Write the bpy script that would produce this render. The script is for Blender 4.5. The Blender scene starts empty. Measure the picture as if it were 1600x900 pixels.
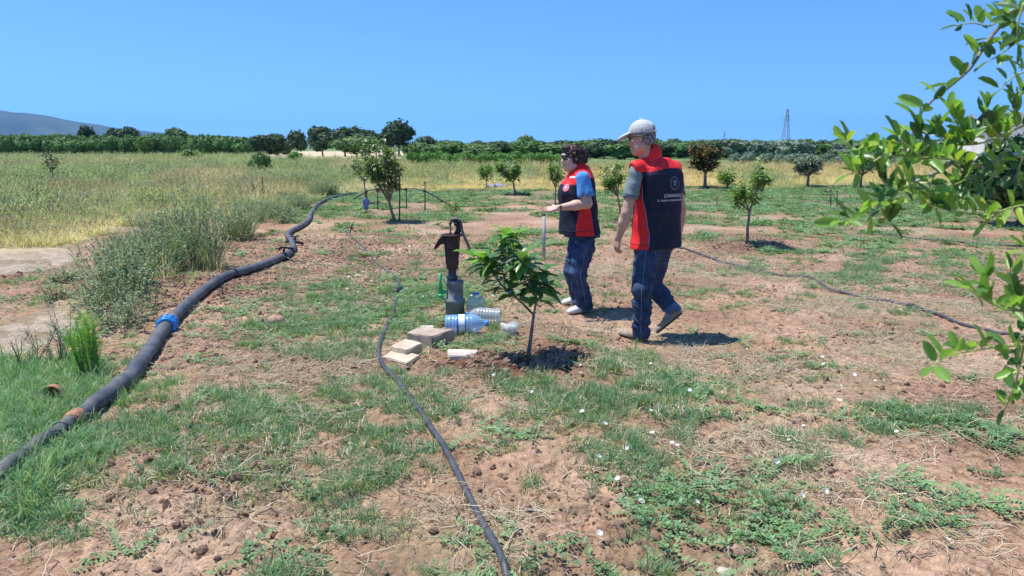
import bpy, math, random
import numpy as np
from mathutils import Vector, Matrix
from mathutils.bvhtree import BVHTree

random.seed(7); RNG = np.random.default_rng(7)
sc = bpy.context.scene
COL = sc.collection
R = math.radians
PI = math.pi

# ------------------------------------------------------------------ camera
F = 1155.0; HC = 1.55; PITCH = R(10.88)
cd = bpy.data.cameras.new('camera'); cam = bpy.data.objects.new('camera', cd); COL.objects.link(cam)
cam.location = (0, 0, HC); cam.rotation_euler = (PI/2 - PITCH, 0, 0)
cd.sensor_width = 36.0; cd.lens = 36.0*F/1600.0; cd.clip_start = 0.05; cd.clip_end = 30000
sc.camera = cam
cd.dof.use_dof = True; cd.dof.focus_distance = 6.0; cd.dof.aperture_fstop = 9.0      # a phone lens: only the nearest leaves go a little soft

# ------------------------------------------------------------------ world, sun, exposure
SUN_EL, SUN_AZ = R(69), R(282)        # azimuth clockwise from +Y: light comes from the left, a little from behind the camera
W = bpy.data.worlds.new('World'); sc.world = W; W.use_nodes = True
nt = W.node_tree; nt.nodes.clear()
sky = nt.nodes.new('ShaderNodeTexSky'); sky.sky_type = 'NISHITA'; sky.sun_disc = False
sky.sun_elevation = SUN_EL; sky.sun_rotation = SUN_AZ
sky.altitude = 0; sky.air_density = 1.0; sky.dust_density = 0.0; sky.ozone_density = 6.0
bg = nt.nodes.new('ShaderNodeBackground'); bg.inputs[1].default_value = 0.105
wo = nt.nodes.new('ShaderNodeOutputWorld')
# the clear summer sky of the photograph keeps its blue down to the horizon: look the sky up a little higher than straight
stc = nt.nodes.new('ShaderNodeTexCoord'); smap = nt.nodes.new('ShaderNodeMapping'); smap.inputs['Location'].default_value = (0, 0, 0.11); smap.inputs['Scale'].default_value = (1, 1, 0.95)
nt.links.new(stc.outputs['Generated'], smap.inputs[0]); nt.links.new(smap.outputs[0], sky.inputs[0])
stint = nt.nodes.new('ShaderNodeMix'); stint.data_type = 'RGBA'; stint.blend_type = 'MULTIPLY'; stint.inputs[0].default_value = 1; stint.inputs[7].default_value = (0.78, 1.15, 1.46, 1)
nt.links.new(sky.outputs[0], stint.inputs[6]); nt.links.new(stint.outputs[2], bg.inputs[0]); nt.links.new(bg.outputs[0], wo.inputs[0])
sd = bpy.data.lights.new('sun', 'SUN'); sd.energy = 4.9; sd.angle = R(0.53); sd.color = (1.0, 0.955, 0.89)
sun = bpy.data.objects.new('sun', sd); COL.objects.link(sun)
sv = Vector((math.sin(SUN_AZ)*math.cos(SUN_EL), math.cos(SUN_AZ)*math.cos(SUN_EL), math.sin(SUN_EL)))
sun.rotation_euler = (-sv).to_track_quat('-Z', 'Y').to_euler(); sun.location = (-10, -5, 30)
vs = sc.view_settings; vs.view_transform = 'Standard'; vs.look = 'None'; vs.exposure = 0.42; vs.gamma = 1.0
vs.use_curve_mapping = False
sc.cycles.max_bounces = 6; sc.cycles.diffuse_bounces = 2; sc.cycles.glossy_bounces = 2
sc.cycles.transmission_bounces = 6; sc.cycles.transparent_max_bounces = 6; sc.cycles.volume_bounces = 1
sc.cycles.use_denoising = True

# ------------------------------------------------------------------ pixel <-> place (pixels of the 1600x900 photograph)
cP, sP = math.cos(PITCH), math.sin(PITCH)
def ray(px, py):
    u, v = (px-800)/F, (450-py)/F
    return Vector((u, cP + v*sP, -sP + v*cP))
def at(px, py, Y):
    d = ray(px, py); t = Y/d.y
    return Vector((d.x*t, Y, HC + d.z*t))
def gp(px, py, z=0.0):
    d = ray(px, py); t = (z-HC)/d.z
    return Vector((d.x*t, d.y*t, z))
def topx(x, y, z=0.0):
    f = np.maximum(y*cP - (z-HC)*sP, 0.25); v = y*sP + (z-HC)*cP
    return 800 + F*x/f, 450 - F*v/f

# ------------------------------------------------------------------ noise
def _h(ix, iy, iz, seed):
    n = (ix.astype(np.int64)*374761393 + iy.astype(np.int64)*668265263 + iz.astype(np.int64)*2147483647 + seed*144269504)
    n = (n ^ (n >> 13)) * 1274126177
    n = n & 0xffffffff
    n = ((n ^ (n >> 16)) * 2246822519) & 0xffffffff
    return ((n ^ (n >> 15)) & 0xffffff).astype(np.float32)/float(0xffffff)
def n2(x, y, seed=0):
    x = np.asarray(x, dtype=np.float64); y = np.asarray(y, dtype=np.float64)
    x0 = np.floor(x); y0 = np.floor(y); fx = x-x0; fy = y-y0
    fx = fx*fx*(3-2*fx); fy = fy*fy*(3-2*fy); z = np.zeros_like(x0)
    a = _h(x0, y0, z, seed); b = _h(x0+1, y0, z, seed); c = _h(x0, y0+1, z, seed); d = _h(x0+1, y0+1, z, seed)
    return (a+(b-a)*fx + (c-a+(a-b-c+d)*fx)*fy)*2-1
def fbm(x, y, seed=0, o=4):
    s = 0; a = 1.0; t = 0
    for i in range(o):
        s = s + a*n2(x*2**i, y*2**i, seed+i*17); t += a; a *= 0.5
    return s/t
def n3(x, y, z, seed=0):
    x0 = np.floor(x); y0 = np.floor(y); z0 = np.floor(z); fx = x-x0; fy = y-y0; fz = z-z0
    fx = fx*fx*(3-2*fx); fy = fy*fy*(3-2*fy); fz = fz*fz*(3-2*fz)
    def lay(zz):
        a = _h(x0, y0, zz, seed); b = _h(x0+1, y0, zz, seed); c = _h(x0, y0+1, zz, seed); d = _h(x0+1, y0+1, zz, seed)
        return a+(b-a)*fx + (c-a+(a-b-c+d)*fx)*fy
    l0 = lay(z0); l1 = lay(z0+1)
    return (l0 + (l1-l0)*fz)*2-1
def sstep(a, b, x):
    t = np.clip((x-a)/(b-a), 0, 1); return t*t*(3-2*t)

# ------------------------------------------------------------------ materials
def mat(name, col, rough=0.7, col2=None, nscale=8.0, bump=0.0, bscale=40.0, spec=0.3, metal=0.0, detail=6.0, dist=0.01, sharp=0.5, coords='Object'):
    m = bpy.data.materials.new(name); m.use_nodes = True; t = m.node_tree; N = t.nodes; L = t.links
    p = N['Principled BSDF']; p.inputs['Base Color'].default_value = (*col, 1); p.inputs['Roughness'].default_value = rough
    p.inputs['Specular IOR Level'].default_value = spec; p.inputs['Metallic'].default_value = metal
    tc = N.new('ShaderNodeTexCoord')
    if col2 is not None:
        n = N.new('ShaderNodeTexNoise'); n.inputs['Scale'].default_value = nscale; n.inputs['Detail'].default_value = detail
        L.new(tc.outputs[coords], n.inputs['Vector'])
        r = N.new('ShaderNodeValToRGB'); r.color_ramp.elements[0].color = (*col, 1); r.color_ramp.elements[1].color = (*col2, 1)
        r.color_ramp.elements[0].position = 0.5-0.25*(1-sharp)-0.02; r.color_ramp.elements[1].position = 0.5+0.25*(1-sharp)+0.02
        L.new(n.outputs[0], r.inputs[0]); L.new(r.outputs[0], p.inputs['Base Color'])
    if bump > 0:
        n = N.new('ShaderNodeTexNoise'); n.inputs['Scale'].default_value = bscale; n.inputs['Detail'].default_value = 5
        L.new(tc.outputs[coords], n.inputs['Vector'])
        b = N.new('ShaderNodeBump'); b.inputs['Strength'].default_value = bump; b.inputs['Distance'].default_value = dist
        L.new(n.outputs[0], b.inputs['Height']); L.new(b.outputs[0], p.inputs['Normal'])
    return m
def leafmat(name, c1, c2, trans=0.25, rough=0.5, spec=0.4, c3=None):
    """foliage: colour varies leaf by leaf ('rnd' on the mesh) and object by object"""
    m = bpy.data.materials.new(name); m.use_nodes = True; t = m.node_tree; N = t.nodes; L = t.links
    p = N['Principled BSDF']; p.inputs['Roughness'].default_value = rough; p.inputs['Specular IOR Level'].default_value = spec
    a = N.new('ShaderNodeAttribute'); a.attribute_name = 'rnd'
    oi = N.new('ShaderNodeObjectInfo')
    ad = N.new('ShaderNodeMath'); ad.operation = 'ADD'; L.new(a.outputs['Fac'], ad.inputs[0]); L.new(oi.outputs['Random'], ad.inputs[1])
    fr = N.new('ShaderNodeMath'); fr.operation = 'FRACT'; L.new(ad.outputs[0], fr.inputs[0])
    r = N.new('ShaderNodeValToRGB'); e = r.color_ramp.elements
    e[0].color = (*c1, 1); e[1].color = (*c2, 1); e[0].position = 0.1; e[1].position = 0.85
    if c3: k = e.new(0.93); k.color = (*c3, 1)
    L.new(fr.outputs[0], r.inputs[0]); L.new(r.outputs[0], p.inputs['Base Color'])
    tr = N.new('ShaderNodeBsdfTranslucent')
    mx = N.new('ShaderNodeMix'); mx.data_type = 'RGBA'; mx.blend_type = 'MULTIPLY'; mx.inputs[0].default_value = 1
    L.new(r.outputs[0], mx.inputs[6]); mx.inputs[7].default_value = (1.25, 1.35, 0.6, 1)
    L.new(mx.outputs[2], tr.inputs[0])
    ms = N.new('ShaderNodeMixShader'); ms.inputs[0].default_value = trans
    L.new(p.outputs[0], ms.inputs[1]); L.new(tr.outputs[0], ms.inputs[2]); L.new(ms.outputs[0], N['Material Output'].inputs[0])
    return m

# ------------------------------------------------------------------ mesh building
class MB:
    def __init__(s): s.v = []; s.f = []; s.n = 0; s.r = []; s.mi = []
    def add(s, verts, faces, rnd=0.0, mi=0):
        verts = [tuple(v) for v in verts]
        s.v += verts; s.r += [rnd]*len(verts)
        s.f += [tuple(i+s.n for i in f) for f in faces]; s.mi += [mi]*len(faces); s.n += len(verts)
    def tube(s, pts, rad, n=8, cap=True, rnd=0.0, mi=0, squash=1.0):
        pts = [Vector(p) for p in pts]
        if not hasattr(rad, '__len__'): rad = [rad]*len(pts)
        vs_ = []; up = Vector((0, 0, 1)); prev = None
        for i, p in enumerate(pts):
            d = (pts[min(i+1, len(pts)-1)] - pts[max(i-1, 0)]).normalized()
            if prev is None:
                a = d.cross(up if abs(d.z) < 0.9 else Vector((1, 0, 0))).normalized()
            else:
                a = (prev - d*prev.dot(d)).normalized()
            b = d.cross(a); prev = a
            for k in range(n):
                t = 2*PI*k/n
                o = a*math.cos(t)*rad[i] + b*math.sin(t)*rad[i]
                if squash != 1.0: o.z *= squash
                vs_.append(p + o)
        fs = [(i*n+k, i*n+(k+1) % n, (i+1)*n+(k+1) % n, (i+1)*n+k) for i in range(len(pts)-1) for k in range(n)]
        if cap: fs += [tuple(range(n))[::-1], tuple((len(pts)-1)*n+k for k in range(n))]
        s.add(vs_, fs, rnd, mi); return s
    def box(s, c, size, rot=None, mi=0, jit=0.0):
        c = Vector(c); vs_ = []
        for dx in (-.5, .5):
            for dy in (-.5, .5):
                for dz in (-.5, .5):
                    v = Vector((dx*size[0]+random.uniform(-jit, jit), dy*size[1]+random.uniform(-jit, jit), dz*size[2]+random.uniform(-jit, jit)))
                    if rot is not None: v = rot @ v
                    vs_.append(c+v)
        s.add(vs_, [(0, 1, 3, 2), (4, 6, 7, 5), (0, 4, 5, 1), (2, 3, 7, 6), (0, 2, 6, 4), (1, 5, 7, 3)], 0, mi); return s
    def lathe(s, prof, n=24, M=None, mi=0):
        vs_ = []
        for r, z in prof:
            for k in range(n):
                v = Vector((r*math.cos(2*PI*k/n), r*math.sin(2*PI*k/n), z)); vs_.append(M @ v if M else v)
        fs = [(i*n+k, i*n+(k+1) % n, (i+1)*n+(k+1) % n, (i+1)*n+k) for i in range(len(prof)-1) for k in range(n)]
        s.add(vs_, fs, 0, mi); return s
    def mesh(s, name, mats, smooth=True):
        me = bpy.data.meshes.new(name); me.from_pydata(s.v, [], s.f)
        a = me.attributes.new('rnd', 'FLOAT', 'POINT'); a.data.foreach_set('value', np.array(s.r, dtype=np.float32))
        for m in (mats if isinstance(mats, (list, tuple)) else [mats]): me.materials.append(m)
        if isinstance(mats, (list, tuple)) and len(mats) > 1: me.polygons.foreach_set('material_index', s.mi)
        if smooth: me.polygons.foreach_set('use_smooth', [True]*len(me.polygons))
        me.update(); return me
    def build(s, name, mats, parent=None, smooth=True, loc=None):
        return link(name, s.mesh(name, mats, smooth), parent, loc)
def link(name, me, parent=None, loc=None):
    o = bpy.data.objects.new(name, me); COL.objects.link(o)
    if parent is not None:
        o.parent = parent; o.matrix_parent_inverse = Matrix.Translation(-parent.location)   # meshes in world coordinates under a placed empty
    if loc is not None: o.location = loc
    return o
def tag(o, label=None, cat=None, group=None, kind=None):
    if label: o['label'] = label
    if cat: o['category'] = cat
    if group: o['group'] = group
    if kind: o['kind'] = kind
    return o
def thing(name, loc, label, cat, group=None):
    o = bpy.data.objects.new(name, None); COL.objects.link(o); o.location = loc; o.empty_display_size = 0.1
    return tag(o, label, cat, group)
def bigmesh(name, V, Q, mats, mi=None, smooth=True):
    me = bpy.data.meshes.new(name); V = np.asarray(V, dtype=np.float32); Q = np.asarray(Q, dtype=np.int32)
    me.vertices.add(len(V)); me.vertices.foreach_set('co', V.ravel())
    k = Q.shape[1]; me.loops.add(Q.size); me.loops.foreach_set('vertex_index', Q.ravel())
    me.polygons.add(len(Q)); me.polygons.foreach_set('loop_start', np.arange(0, Q.size, k, dtype=np.int32))
    me.polygons.foreach_set('loop_total', np.full(len(Q), k, dtype=np.int32))
    for m in (mats if isinstance(mats, (list, tuple)) else [mats]): me.materials.append(m)
    if mi is not None: me.polygons.foreach_set('material_index', np.asarray(mi, dtype=np.int32))
    me.update(calc_edges=True)
    me.polygons.foreach_set('use_smooth', np.full(len(Q), smooth)); me.validate(); return me
def crom(pts, n=8):
    P = [Vector(p) for p in pts]; P = [P[0]*2-P[1]] + P + [P[-1]*2-P[-2]]; out = []
    for i in range(1, len(P)-2):
        for k in range(n):
            t = k/n; a, b, c, d = P[i-1], P[i], P[i+1], P[i+2]
            out.append(0.5*((2*b)+(c-a)*t+(2*a-5*b+4*c-d)*t*t+(3*b-a-3*c+d)*t**3))
    out.append(P[-2]); return out

# scatter prototypes live in collections of their own; each scatter is ONE 'stuff' object
def protos(name, meshes):
    c = bpy.data.collections.new(name)
    for i, me in enumerate(meshes):
        o = bpy.data.objects.new('%s_%02d' % (name, i), me); c.objects.link(o)
    return c
def scatter(name, P, rot, scl, idx, coll, label, cat):
    P = np.asarray(P, dtype=np.float32); n = len(P)
    me = bpy.data.meshes.new(name); me.vertices.add(n); me.vertices.foreach_set('co', P.ravel())
    a = me.attributes.new('rot', 'FLOAT_VECTOR', 'POINT'); a.data.foreach_set('vector', np.asarray(rot, dtype=np.float32).ravel())
    a = me.attributes.new('scl', 'FLOAT_VECTOR', 'POINT'); a.data.foreach_set('vector', np.asarray(scl, dtype=np.float32).ravel())
    a = me.attributes.new('idx', 'INT', 'POINT'); a.data.foreach_set('value', np.asarray(idx, dtype=np.int32))
    o = link(name, me); tag(o, label, cat, kind='stuff')
    g = bpy.data.node_groups.new(name, 'GeometryNodeTree')
    g.interface.new_socket('Geometry', in_out='INPUT', socket_type='NodeSocketGeometry')
    g.interface.new_socket('Geometry', in_out='OUTPUT', socket_type='NodeSocketGeometry')
    N = g.nodes; L = g.links
    gi = N.new('NodeGroupInput'); go = N.new('NodeGroupOutput'); ci = N.new('GeometryNodeCollectionInfo')
    ci.inputs['Collection'].default_value = coll; ci.inputs['Separate Children'].default_value = True; ci.inputs['Reset Children'].default_value = True
    ip = N.new('GeometryNodeInstanceOnPoints'); ip.inputs['Pick Instance'].default_value = True
    def na(nm, ty):
        k = N.new('GeometryNodeInputNamedAttribute'); k.data_type = ty; k.inputs['Name'].default_value = nm
        return [x for x in k.outputs if x.enabled and x.name == 'Attribute'][0]
    e2r = N.new('FunctionNodeEulerToRotation')
    L.new(na('rot', 'FLOAT_VECTOR'), e2r.inputs[0]); L.new(e2r.outputs[0], ip.inputs['Rotation'])
    L.new(na('scl', 'FLOAT_VECTOR'), ip.inputs['Scale']); L.new(na('idx', 'INT'), ip.inputs['Instance Index'])
    L.new(gi.outputs[0], ip.inputs['Points']); L.new(ci.outputs[0], ip.inputs['Instance']); L.new(ip.outputs[0], go.inputs[0])
    md = o.modifiers.new('scatter', 'NODES'); md.node_group = g
    return o
def rots(n, tilt=0.15):
    return np.stack([RNG.normal(0, tilt, n), RNG.normal(0, tilt, n), RNG.uniform(0, 2*PI, n)], 1)

# ------------------------------------------------------------------ what grows where: a coarse plan of green cover, one digit per 50 x 30 px of the photograph
PLAN = """
00000000677666655566566777777777
00000000354447644466556645556654
00000000211244334444442344454443
02000001112332343112112532352432
23200000124343553211111124553442
23000001356466643111111233121231
01000033554576544421111111332111
00110224566565544551010111121000
12331135445545432465410123101000
99951366545545433577641133111100
99832688545565677788853423222122
99736889764566656888775542124443
88578788775667634678873455356531
89987678776567553568865366411132
89877857655666422357765542111021
99878534555765422225433553223221
99767423444663322124533464234410
98644313444531121113423463123310
33234113544421442144312443211010
11112233653333154115411153232110
""".strip('\n').replace(' ', '1').split('\n')
PLAN = np.array([[int(c) for c in (r+'1'*32)[:32]] for r in PLAN], dtype=np.float32)/9.0
def plan(px, py):
    u = np.clip((px-25)/50, 0, 30.999); v = np.clip((py-315)/30, 0, 18.999)
    i = u.astype(int); j = v.astype(int); fu = u-i; fv = v-j
    return (PLAN[j, i]*(1-fu)+PLAN[j, i+1]*fu)*(1-fv)+(PLAN[j+1, i]*(1-fu)+PLAN[j+1, i+1]*fu)*fv
# lower edge (in px) of the tall weeds and grass
EX = [-900, 0, 60, 120, 180, 240, 330, 400, 450, 500, 560, 700, 900, 1050, 1200, 1400, 1600, 2600]
EY = [390, 400, 398, 385, 362, 350, 348, 346, 330, 308, 299, 298, 297, 294, 292, 291, 291, 291]
def edge(px): return np.interp(px, EX, EY)
def ell(px, py, cx, cy, rx, ry): return np.exp(-(((px-cx)/rx)**2+((py-cy)/ry)**2))
def track(px, py):
    # pale bare wheel track on the left
    a = sstep(-0.12, 0.12, 1-(np.abs(py-(412-0.10*px))/20)**2-(px/120).clip(0, 9)**4)
    b = sstep(-0.12, 0.12, 1-(np.abs(py-(515-0.35*(px-60)))/28)**2-(px/135).clip(0, 9)**4)
    return np.clip(np.maximum(a, b)-.45*sstep(-.1, .5, n2(px*.045, py*.09, 14)+.5*n2(px*.13, py*.25, 15)), 0, 1)
MOUNDS = [(790, 578, 100, 24, .075), (905, 560, 55, 22, .03), (1165, 385, 75, 12, .07), (990, 352, 50, 7, .07), (625, 350, 40, 6, .05), (800, 305, 30, 3, .05), (355, 448, 75, 22, .04), (560, 375, 90, 14, .02)]
def moist(px, py): return np.clip(ell(px, py, 790, 575, 105, 24)*1.4+ell(px, py, 880, 560, 50, 22)+ell(px, py, 1165, 385, 60, 11)+ell(px, py, 990, 350, 35, 6)+0.6*ell(px, py, 350, 450, 70, 20)+.5*ell(px, py, 330, 720, 120, 60), 0, 1)
def hz(x, y):
    x = np.asarray(x, dtype=np.float64); y = np.asarray(y, dtype=np.float64)
    px, py = topx(x, y); d = np.sqrt(x*x+y*y)
    near = 1/(1+(d/9)**3); near2 = 1/(1+(d/4.5)**3); mid = 1/(1+(d/40)**2)
    tr = track(px, py)*(d < 40)
    cl = 0.35+0.65*sstep(-.15, .35, fbm(x*.9+3, y*.9, 5, 2)+0.5*ell(px, py, 520, 420, 260, 60)+.5*ell(px, py, 400, 780, 200, 90)+.4*ell(px, py, 950, 760, 150, 100))
    b1 = np.abs(fbm(x*7, y*7, 11, 3)); b2 = np.abs(fbm(x*19, y*19, 21, 2))
    z = 0.03*fbm(x*.5, y*.5, 1, 2)*mid + (1-.75*tr)*cl*(0.056*(0.4-b1)*near*1.3 + 0.030*(.4-b2)*near2) + 0.012*fbm(x*3, y*3, 7, 2)*near
    z = z + (1-tr)*cl*0.009*n2(x*42, y*42, 31)*near2
    for cx, cy, rx, ry, a in MOUNDS: z = z + a*ell(px, py, cx, cy, rx, ry)*(d < 30)
    return z
def hz1(x, y): return float(hz(np.array([x]), np.array([y]))[0])
def gpz(px, py, dz=0.0):
    p = gp(px, py); p.z = hz1(p.x, p.y)+dz; return p

# ------------------------------------------------------------------ ground sheet
def soil_material():
    m = bpy.data.materials.new('tilled_soil'); m.use_nodes = True; t = m.node_tree; N = t.nodes; L = t.links
    p = N['Principled BSDF']; p.inputs['Roughness'].default_value = 0.95; p.inputs['Specular IOR Level'].default_value = 0.12
    tc = N.new('ShaderNodeTexCoord')
    def noise(sc_, det, dist=0.0):
        n = N.new('ShaderNodeTexNoise'); n.inputs['Scale'].default_value = sc_; n.inputs['Detail'].default_value = det; n.inputs['Distortion'].default_value = dist
        L.new(tc.outputs['Object'], n.inputs['Vector']); return n
    def ramp(src, stops):
        r = N.new('ShaderNodeValToRGB'); e = r.color_ramp.elements
        e[0].position, e[0].color = stops[0][0], (*stops[0][1], 1); e[1].position, e[1].color = stops[-1][0], (*stops[-1][1], 1)
        for q, c in stops[1:-1]: k = e.new(q); k.color = (*c, 1)
        L.new(src, r.inputs[0]); return r
    def mix(fac, a, b, bt='MIX'):
        x = N.new('ShaderNodeMix'); x.data_type = 'RGBA'; x.blend_type = bt
        if hasattr(fac, 'links'): L.new(fac, x.inputs[0])
        else: x.inputs[0].default_value = fac
        L.new(a, x.inputs[6])
        if hasattr(b, 'links'): L.new(b, x.inputs[7])
        else: x.inputs[7].default_value = (*b, 1)
        return x.outputs[2]
    big = ramp(noise(0.9, 5).outputs[0], [(0.33, (.27, .165, .108)), (0.5, (.375, .243, .162)), (0.68, (.50, .35, .25))])
    fine = ramp(noise(22, 9, 0.4).outputs[0], [(0.30, (.52, .48, .46)), (0.5, (.95, .94, .93)), (0.7, (1.3, 1.28, 1.22))])
    c = mix(1.0, big.outputs[0], fine.outputs[0], 'MULTIPLY')
    peb = N.new('ShaderNodeTexVoronoi'); peb.inputs['Scale'].default_value = 95; L.new(tc.outputs['Object'], peb.inputs['Vector'])
    pr = ramp(peb.outputs['Distance'], [(0.12, (1.16, 1.14, 1.1)), (0.55, (.93, .92, .91))]); c = mix(0.7, c, pr.outputs[0], 'MULTIPLY')
    at_ = N.new('ShaderNodeAttribute'); at_.attribute_name = 'moist'
    c = mix(at_.outputs['Fac'], c, mix(1.0, c, (.36, .25, .20), 'MULTIPLY'))
    ct = N.new('ShaderNodeAttribute'); ct.attribute_name = 'cover'       # what covers the soil: colour, and how much (alpha)
    cn = ramp(noise(5.5, 7, .3).outputs[0], [(.3, (.62, .66, .62)), (.55, (1.05, 1.05, 1.05)), (.72, (1.35, 1.28, 1.2))])
    cc = mix(1.0, ct.outputs['Color'], cn.outputs[0], 'MULTIPLY')
    c = mix(ct.outputs['Alpha'], c, cc)
    L.new(c, p.inputs['Base Color'])
    n1 = noise(60, 8); n2_ = noise(210, 4)
    b1 = N.new('ShaderNodeBump'); b1.inputs['Strength'].default_value = 0.9; b1.inputs['Distance'].default_value = 0.012; L.new(n1.outputs[0], b1.inputs['Height']); b1.inputs['Distance'].default_value = .022
    b2 = N.new('ShaderNodeBump'); b2.inputs['Strength'].default_value = 0.55; b2.inputs['Distance'].default_value = 0.005; L.new(n2_.outputs[0], b2.inputs['Height'])
    L.new(b1.outputs[0], b2.inputs['Normal']); L.new(b2.outputs[0], p.inputs['Normal'])
    return m
M_SOIL = soil_material()
def cover(x, y):
    """colour of what covers the ground where single plants are too small to build: rgb + amount"""
    px, py = topx(x, y); d = np.sqrt(x*x+y*y); n = len(x)
    C = np.zeros((n, 4), dtype=np.float32)
    g = plan(px, py); nz = fbm(x*1.3, y*1.3, 41, 3)
    grass = np.array([.115, .165, .075]); pale = np.array([.42, .335, .26]); tan = np.array([.46, .38, .25]); weed = np.array([.20, .26, .11]); green = np.array([.10, .19, .06])
    def put(col, a):
        a = np.clip(a, 0, 1)[:, None]; C[:, :3] = C[:, :3]*(1-a*np.ones(3)) + col*a; C[:, 3:] = np.maximum(C[:, 3:], a)
    C[:, :3] = grass
    put(grass, (0.15+0.38*sstep(9, 30, d))*sstep(-.1, .3, g-.42+nz*.55)*(d < 60))
    put(np.array([.46, .35, .25]), .5*sstep(.0, .4, fbm(x*1.7, y*1.7, 61, 3)-.05)*(d < 14)*(y > 0)*(1-g)*.8)      # dry crust and straw
    put(pale, track(px, py)*.92*(d < 40))
    fld = sstep(0, 6, edge(px)-py)*(y > 0)
    w = sstep(-.2, .3, fbm(x*.22, y*.12, 51, 3))[:, None]
    mixc = weed*w + tan*(1-w)
    a = np.clip(fld, 0, 1)[:, None]; C[:, :3] = C[:, :3]*(1-a)+mixc*a; C[:, 3:] = np.maximum(C[:, 3:], a*.95)
    put(tan*1.15, fld*(d > 75)*sstep(0, 1, (px-415)/10)*sstep(0, 1, (640-px)/10))          # pale stubble field
    put(tan*1.05, fld*(d > 30)*(d < 60)*(px > 620)*.7)
    C[:, 3] *= 1-moist(px, py)*(y > 0)*(d < 30)
    far = np.maximum(sstep(200, 260, d), (px > 630)*sstep(60, 75, d)); put(green, far*.9)
    return C
def build_ground():
    ys = [-6000, -2500, -800, -250, -80, -30, -12, -6, -3, -1.2, 0.1]
    y = 0.9
    while y < 34: ys.append(y); y += max(0.012, y*0.0058)
    while y < 9000: ys.append(y); y *= 1.06
    ys.append(9000); ys = np.array(ys)
    uf = np.linspace(-1, 1, 620); us = np.concatenate([[-400, -120, -40, -14, -6, -3, -2, -1.4], uf, [1.4, 2, 3, 6, 14, 40, 120, 400]])
    Wd = np.clip(ys, 1.5, 1e9)*0.78+1.0
    X = us[None, :]*np.where(np.abs(us[None, :]) > 1, np.clip(Wd[:, None], 0, 22), Wd[:, None])
    # keep columns in order where the sheet gets wide
    for k in range(len(ys)):
        if Wd[k] > 22:
            o = np.abs(us) > 1; X[k, o] = np.sign(us[o])*(Wd[k] + (np.abs(us[o])-1)*22)
    Y = np.repeat(ys[:, None], len(us), 1)
    x = X.ravel(); yv = Y.ravel(); z = np.zeros_like(x)
    mk = (yv > 0) & (yv < 300); z[mk] = hz(x[mk], yv[mk])
    nr, nc = X.shape; i = np.arange(nr-1)[:, None]*nc+np.arange(nc-1)[None, :]
    Q = np.stack([i, i+1, i+nc+1, i+nc], -1).reshape(-1, 4)
    me = bigmesh('ground', np.stack([x, yv, z], 1), Q, M_SOIL)
    C = cover(x, yv); a = me.attributes.new('cover', 'FLOAT_COLOR', 'POINT'); a.data.foreach_set('color', C.ravel())
    px, py = topx(x, yv); a = me.attributes.new('moist', 'FLOAT', 'POINT'); a.data.foreach_set('value', (moist(px, py)*(yv > 0)*(yv < 40)).astype(np.float32))
    o = link('ground', me); tag(o, 'tilled reddish brown soil of the young orchard with a pale wheel track', 'ground', kind='structure')
build_ground()

# ------------------------------------------------------------------ hills
def hills():
    M = mat('hill_scrub', (.012, .028, .022), .9, (.06, .08, .055), .006, coords='Object')
    def ridge(name, prof, Y0, depth, label):
        xs = np.array([p[0] for p in prof], float); yy = np.array([p[1] for p in prof], float)
        P = np.linspace(xs[0], xs[-1], 220); T = np.interp(P, xs, yy)
        V = []; nr = 14
        for r in range(nr):
            t = r/(nr-1)
            for k, p in enumerate(P):
                top = at(p, T[k], Y0+depth*.5); Yr = Y0+depth*t; s = math.sin(PI*t)**.8 if 0 < t < 1 else 0
                base = max(top.z, 0)
                n = float(0)
                V.append((top.x*(1+0.0*t), Yr, -2+ (base+2)*s))
        V = np.array(V); n = fbm(V[:, 0]*.004, V[:, 1]*.004, 3, 4); V[:, 2] += np.where(V[:, 2] > 0, n*V[:, 2]*.18, 0)
        nc = len(P); i = np.arange(nr-1)[:, None]*nc+np.arange(nc-1)[None, :]
        Q = np.stack([i, i+1, i+nc+1, i+nc], -1).reshape(-1, 4)
        tag(link(name, bigmesh(name, V, Q, M)), label, 'hills', kind='structure')
    ridge('hills', [(-900, 200), (-500, 165), (-200, 160), (-60, 170), (0, 174), (30, 177), (60, 182), (90, 187), (125, 192), (160, 199), (230, 205), (300, 210), (400, 216), (480, 222), (560, 229)], 3600, 900, 'blue wooded hills on the far left horizon')
    ridge('hills', [(700, 229), (900, 225), (1010, 222), (1060, 221), (1140, 223), (1210, 222), (1300, 223), (1420, 221), (1700, 220), (2300, 222)], 6500, 900, 'low blue ridge along the right horizon')
hills()

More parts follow.
